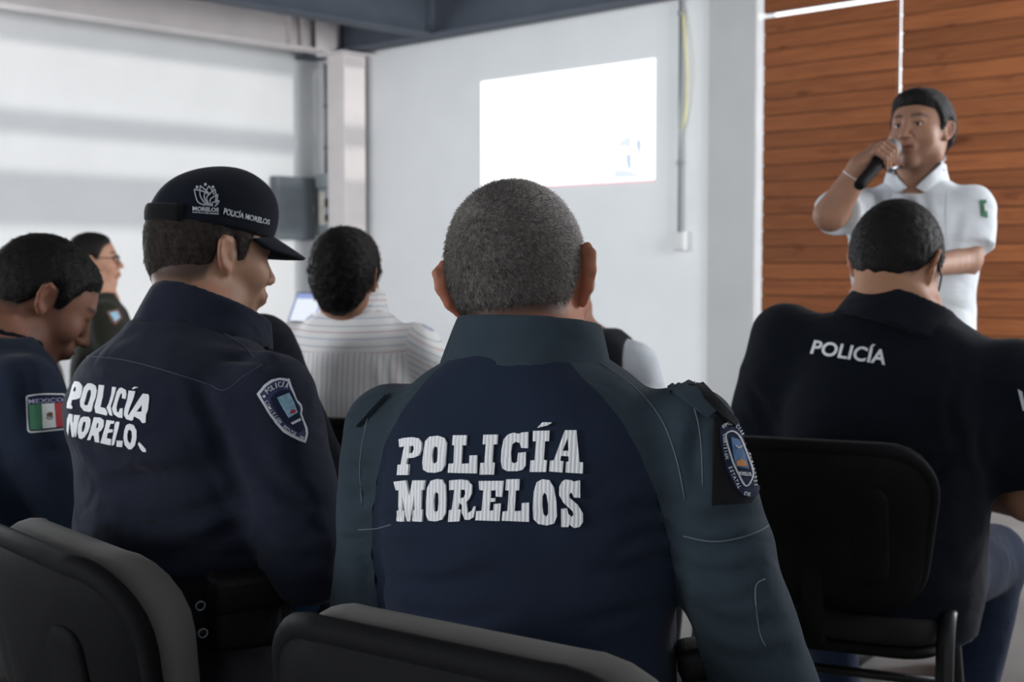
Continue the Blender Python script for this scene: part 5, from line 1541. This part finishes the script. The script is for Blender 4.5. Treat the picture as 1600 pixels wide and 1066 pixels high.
# ---- flag patch on the sleeve of the man at the left edge
bvl = pC.bvh('shirt'); shC = pC.parts['shirt'][0]
fx0, fy0, fk = 30, 600, 11.84
def fz(pts): return Z(pts, fx0, fy0, fk)
fo = fz([(120,240),(150,215),(300,192),(480,182),(790,188),(830,215),(850,360),(880,640),(905,800),(900,835),(870,850),(220,905),(180,890),(160,860),(140,600)])
fi = fz([(150,262),(175,238),(310,215),(480,205),(780,212),(805,235),(825,370),(850,620),(875,815),(850,828),(230,880),(205,868),(190,845),(165,600)])
lay(pC, bvl, 'patch_border', poly_bm([(fo, [fi])]), M['flagwhite'], shC, .0025, .002, 6)
lay(pC, bvl, 'patch_field', poly_bm([(fi, [])]), M['patchdark'], shC, .0018, .0014, 6)
lay(pC, bvl, 'flag_green_band', poly_bm([(fz([(178,385),(403,370),(432,838),(215,852)]), [])]), M['green'], shC, .0032, .001, 6)
lay(pC, bvl, 'flag_white_band', poly_bm([(fz([(403,370),(625,360),(668,806),(432,828)]), [])]), M['flagwhite'], shC, .0032, .001, 6)
lay(pC, bvl, 'flag_red_band', poly_bm([(fz([(625,360),(815,355),(860,800),(668,806)]), [])]), M['red'], shC, .0032, .001, 6)
lay(pC, bvl, 'flag_eagle', poly_bm([(fz([(500,560),(530,525),(580,525),(605,570),(585,610),(550,625),(530,600),(505,610)]), [])]), M['brown'], shC, .0042, .001, 4)
lay(pC, bvl, 'flag_wreath', stroke_bm([cr2(fz([(500,620),(520,650),(555,658),(590,640),(600,610)]), 4)], 1.2), M['green'], shC, .0042, .001, 4)
bmx = text_bm('MEXICO', .012); place(bmx, quad(*fz([(180,285),(775,262),(190,368),(785,335)]), bbox(bmx)))
lay(pC, bvl, 'patch_lettering', bmx, M['lilac'], shC, .0036, .001, 5, kind='stuff')

# ---- printed word on the polo of the heavyset man
bvH = pH.bvh('shirt'); shH = pH.parts['shirt'][0]
letters(pH, bvH, shH, M['print'], 'POLICÍA', (1270, 531), (1385, 547), (1266, 553), (1383, 571), .022, .12, .0010, 5)
lay(pH, bvH, 'patch_edge', poly_bm([([(1590,608),(1597,612),(1602,640),(1598,642)], [])]), M['patchwhite'], shH, .002, .002, 6)

# ---- small patches of the woman and of the speaker
bvD = pD.bvh('shirt'); shD = pD.parts['shirt'][0]
lay(pD, bvD, 'patch_field', poly_bm([([(166,487),(184,483),(190,497),(180,508),(173,502)], [])]), M['brown'], shD, .003, .002, 4)
lay(pD, bvD, 'patch_emblem', poly_bm([([(170,489),(182,487),(186,496),(179,503)], [])]), M['cyan'], shD, .006, .002, 4)
bvI = pI.bvh('shirt'); shI = pI.parts['shirt'][0]
lay(pI, bvI, 'patch_field', poly_bm([([(1531,313),(1540,313),(1542,341),(1533,338)], [])]), M['green'], shI, .003, .003, 4)
lay(pI, bvI, 'patch_mark', poly_bm([([(1536,320),(1540,319),(1541,331),(1537,331)], [])]), M['flagwhite'], shI, .006, .002, 4)
bvI2 = pI.bvh('shirt', 'collar', 'body')
lay(pI, bvI2, 'collar_leaf', poly_bm([([(1479,243),(1479,264),(1462,280),(1446,301),(1431,291),(1452,268),(1468,252)], [])]), M['white'], shI, .007, .005, 6)
lay(pI, bvI2, 'collar_leaf', poly_bm([([(1394,258),(1402,272),(1419,293),(1404,301),(1390,286),(1387,268)], [])]), M['white'], shI, .007, .005, 6)
seam(pI, bvI, shI, [(1396,293),(1390,330),(1386,380),(1384,440)], M['white'], .0018, 'placket')
seam(pI, bvI, shI, [(1480,300),(1478,340),(1480,385)], M['white'], .0012)

# ---- glasses
def glasses(p, mat):
    H, R, sc = p.H, p.R, p.sc
    def w(q): return Vector(H + R @ (np.array(q, float) * sc))
    e = None
    for s in (-1, 1):
        ring = [w((s * .034 + math.cos(a) * .025, .110 - .010 * abs(s * .034 + math.cos(a) * .025) / .06, .008 + math.sin(a) * .018)) for a in np.linspace(0, 2 * PI, 21)[:-1]]
        rim_ = link('glasses_rim', tube_mesh('glasses_rim', ring, .0020, 6, closed=True), mat, p.root)
        link('glasses_temple', tube_mesh('glasses_temple', [w((s * .060, .100, .014)), w((s * .078, .05, .016)), w((s * .084, -.01, .018))], .0020, 6), mat, rim_)
        me = bpy.data.meshes.new('lens'); me.from_pydata([tuple(v) for v in ring], [], [tuple(range(len(ring)))]); me.update()
        lo_ = link('glasses_lens', me, M['lens'], rim_); md = lo_.modifiers.new('t', 'SOLIDIFY'); md.thickness = .001
    link('glasses_bridge', tube_mesh('glasses_bridge', [w((-.010, .112, .014)), w((0, .115, .016)), w((.010, .112, .014))], .002, 6), mat, p.root)
lm, lnt, lb = new_mat('spectacle_lens'); lb.inputs['Transmission Weight'].default_value = 1.0; lb.inputs['Roughness'].default_value = 0.02; lb.inputs['IOR'].default_value = 1.05
M['lens'] = lm
glasses(pD, M['blackmetal']); glasses(pH, M['blackmetal'])
# bun of the woman
fb = Field(pD.H - .2, pD.H + .2, .006); fb.ell(pD.H + pD.R @ np.array((0, -.115, .02)), (.036, .032, .036), 0, pD.R)
V, F = fb.mesh(smooth=1); pD.part('hair_bun', V, F, M['hair'], pD.parts['hair'][0], lambda V: ripple(V, 140, 1) * .002)

# ---- black vest
f = Field(np.array((-.3, -.3, .40)), np.array((.3, .3, 1.06)), .010)
f.loft(levG, k=.0, grow=.016, ztop=1.035)
X, Y, Zg = f.grid((slice(None),) * 3)
zz = np.array([.4, .80, .86, .92, .98, 1.1]); bx = np.array([.4, .4, .20, .178, .170, .160])
cut = np.abs(X) - np.interp(Zg.ravel(), zz, bx).reshape(Zg.shape)
f.D = np.maximum(f.D, np.broadcast_to(cut, f.D.shape).astype(np.float32))
V, F = f.mesh(smooth=1); pG.part('vest', V, F, M['vest'], None, lambda V: ripple(V, 25, 2) * .003)
for sx in (-1, 1):
    link('vest_strap', tube_mesh('vest_strap', bez([(sx * .09, .10, .955), (sx * .095, .03, 1.012), (sx * .10, -.05, 1.008), (sx * .105, -.115, .95)], 5), .022, 8, flat=.35, up=Vector((0, 0, 1))), M['leather'], pG.parts['vest'][0])

# ---- stripes of the pale shirt: lengthwise on the back, across on yoke and sleeves
def stripe(o, V, val):
    a = o.data.color_attributes.new('Stripe', 'FLOAT_COLOR', 'POINT')
    c = np.stack([val, val, val, np.ones(len(val))], 1).astype(np.float32); a.data.foreach_set('color', c.ravel())
o, V, F = pF.parts['shirt']; stripe(o, V, 5 + V[:, 0] * 1.1 - .12 * V[:, 0] * (V[:, 2] - .9))
o, V, F = pF.parts['yoke']; stripe(o, V, 5 + V[:, 2] * .9 - .25 * np.abs(V[:, 0]) ** 2)
o, V, F = pF.parts['collar']; stripe(o, V, 5 + V[:, 2])
for s in (1, -1):
    o, V, F = pF.parts['sleeve%d' % s]; stripe(o, V, 5 + V[:, 2] * .9 + s * V[:, 0] * .55)

# ---- pouches on the belts
def pouch(p, loc, rot, size, parent, flap=True, snaps=0):
    sx, sy, sz = size
    bm = bmesh.new(); add_box(bm, (-sx / 2, -sy / 2, -sz / 2), (sx / 2, sy / 2, sz / 2), min(size) * .3)
    o = link('belt_pouch', bm_mesh('belt_pouch', bm, True), M['leather'], parent); o.location = loc; o.rotation_euler = rot
    bm = bmesh.new(); add_box(bm, (-sx * .55, -sy * .54, sz * .05), (sx * .58, sy * .54, sz * .56), min(size) * .25)
    link('pouch_flap', bm_mesh('pouch_flap', bm, True), M['leather'], o)
    for k in range(snaps):
        ring = [Vector((sx * .56, -sy * .75 + .004 * k + math.cos(a) * .006, sz * (.25 - .38 * k) + math.sin(a) * .006)) for a in np.linspace(0, 2 * PI, 13)[:-1]]
        link('snap', tube_mesh('snap', ring, .0014, 6, closed=True), M['panelgrey'], o)
    return o
pouch(pB, pB.P(383, 955, 1.80), (0, .1, -.2), (.045, .095, .10), pB.parts['trousers'][0], snaps=2)
pouch(pA, pA.P(1098, 1058, 1.56), (0, -.15, .2), (.05, .07, .075), pA.parts['trousers'][0])
belt = [(math.cos(a) * .200, .012 + math.sin(a) * (.150), .700 + .01 * math.sin(a)) for a in np.linspace(0, 2 * PI, 33)[:-1]]
link('belt', tube_mesh('belt', belt, .022, 8, closed=True, flat=.3), M['leather'], pB.parts['trousers'][0])

# ---- bracelet and microphone of the speaker
d = (wrR - elR) / np.linalg.norm(wrR - elR); u1 = np.cross(d, (0, 0, 1)); u1 /= np.linalg.norm(u1); u2 = np.cross(d, u1)
c = wrR - d * .035
link('bracelet', tube_mesh('bracelet', [Vector(c + (u1 * math.cos(a) + u2 * math.sin(a)) * .0325) for a in np.linspace(0, 2 * PI, 25)[:-1]], .0035, 6, closed=True), M['bracelet'], pI.root)
mic = empty('microphone', mic0); tag(mic, 'black handheld microphone with silver mesh head held by the standing man', 'microphone')
md_ = Vector(mic1 - mic0)
def along(a): return md_ * a
link('handle', tube_mesh('handle', [along(0), along(.02), along(.1), along(.5), along(.74), along(.78)], [.012, .0155, .016, .0175, .0205, .020], 14), M['black'], mic)
link('collar_ring', tube_mesh('collar_ring', [along(.775), along(.80), along(.82)], [.0215, .0235, .0220], 14), M['chrome'], mic)
bm = bmesh.new(); bmesh.ops.create_uvsphere(bm, u_segments=18, v_segments=12, radius=.026)
ho_ = link('mesh_head', bm_mesh('mesh_head', bm, True), M['mesh'], mic); ho_.location = along(.94)

# ================================================================== chairs, table, laptop
def chair_under(bx, by, hd, label, fab): make_chair((bx + .215 * math.sin(math.radians(hd)), by + .215 * math.cos(math.radians(hd))), hd, label, fab)
chair_under(-.048, 1.27, 36, 'grey padded chair with black plastic back, nearest to the viewer, under the cropped-haired man', 'chairgrey')
chair_under(-.565, 1.72, 50, 'padded chair with black plastic back at lower left, under the man with the cap', 'chairgrey')
chair_under(.615, 2.69, 24, 'black padded chair with bare plastic back under the heavyset man', 'chairdark')
chair_under(-.44, 3.10, 12, 'black padded chair under the man in the striped shirt', 'chairdark')
chair_under(-1.26, 2.42, 50, 'padded chair under the bareheaded man with the flag patch', 'chairgrey')
chair_under(-.85, 2.86, 80, 'padded chair under the man in dark navy behind the cap', 'chairdark')
chair_under(.06, 3.25, 22, 'padded chair under the person in the black vest', 'chairdark')
chair_under(-1.99, 5.62, 60, 'grey padded chair under the woman with glasses', 'chairgrey')

LH = 42
lt = (at(447, 515, 6.3).x, 6.3)
tb = empty('table', (lt[0] + .35, lt[1] + .1, 0), -math.radians(LH)); tag(tb, 'low table carrying the open laptop in front of the striped shirt man', 'table')
box_obj('table_top', (-.7, -.3, .715), (.7, .3, .745), M['panellight'], tb, .004)
for sx in (-1, 1):
    for sy in (-1, 1): link('leg', tube_mesh('leg', [(sx * .64, sy * .25, 0), (sx * .64, sy * .25, .715)], .018, 8), M['blackmetal'], tb)
LZ = at(468, 519, 6.3).z
st_ = empty('laptop_stand', (lt[0], lt[1], .746), -math.radians(LH)); tag(st_, 'raised stand under the open laptop', 'stand')
box_obj('top_plate', (-.15, -.11, LZ - .746 - .03), (.15, .11, LZ - .746 - .022), M['black'], st_, .002)
for sx in (-1, 1): box_obj('side_plate', (sx * .13 - .005, -.1, 0), (sx * .13 + .005, .1, LZ - .746 - .03), M['black'], st_)
lp = empty('laptop', (lt[0], lt[1], LZ - .021), -math.radians(LH)); tag(lp, 'open laptop with blue screen beside the man in the striped shirt', 'laptop')
box_obj('base', (-.15, -.105, 0), (.15, .105, .018), M['panellight'], lp, .004)
box_obj('keyboard', (-.135, -.02, .018), (.135, .085, .0195), M['black'], lp)
lid = box_obj('lid', (-.15, 0, 0), (.15, .008, .205), M['black'], lp, .003, (0, .105, .018)); lid.rotation_euler = (-math.radians(24), 0, 0)
M['scr'] = emit('laptop_screen_blue', (.30, .39, .74), .85); M['scrw'] = emit('laptop_screen_white', (.85, .90, .98), .9); M['scrg'] = emit('laptop_screen_grey', (.42, .46, .62), .7)
box_obj('screen', (-.143, -.001, .012), (.143, .0005, .198), M['scr'], lid)
box_obj('slide_picture', (-.13, -.0016, .055), (.045, -.0008, .170), M['scrw'], lid)
box_obj('thumbnail_picture', (.06, -.0016, .115), (.132, -.0008, .168), M['scrw'], lid)
bm = bmesh.new(); f_ = bm.faces.new([bm.verts.new(v) for v in ((-.02, -.0022, .06), (.03, -.0022, .06), (.03, -.0022, .10))]); link('slide_corner_picture', bm_mesh('x', bm), M['scrg'], lid)
box_obj('thumbnail_mark', (.075, -.0024, .130), (.098, -.0016, .155), M['scrg'], lid)

# ---- small things held
ph = empty('mobile_phone', at(473, 938, 2.0), -math.radians(20)); tag(ph, 'dark phone with bluish shine in the lap of the man with the cap', 'phone')
ph.rotation_euler = (math.radians(50), math.radians(15), -math.radians(20))
box_obj('case', (-.035, -.07, -.004), (.035, .07, .004), M['black'], ph, .003)
box_obj('screen', (-.032, -.066, .004), (.032, .066, .0046), M['blue'], ph)
pa = empty('paper_slip', at(1524, 757, 2.98), 0); tag(pa, 'pale blue folded paper held by the heavyset man', 'paper')
pa.rotation_euler = (math.radians(70), math.radians(12), -.3)
bm = bmesh.new(); add_box(bm, (-.022, -.03, -.0015), (.022, .03, .0015)); link('sheet', bm_mesh('sheet', bm), M['paperblue'] if 'paperblue' in M else simple('pale_blue_paper', (.42, .52, .58), .7), pa)
bm = bmesh.new(); add_box(bm, (-.022, -.03, -.0015), (.022, .03, .0015)); q_ = link('folded_half', bm_mesh('folded_half', bm), pa.children[0].data.materials[0], pa); q_.location = (0, 0, .004); q_.rotation_euler = (.08, 0, .06)
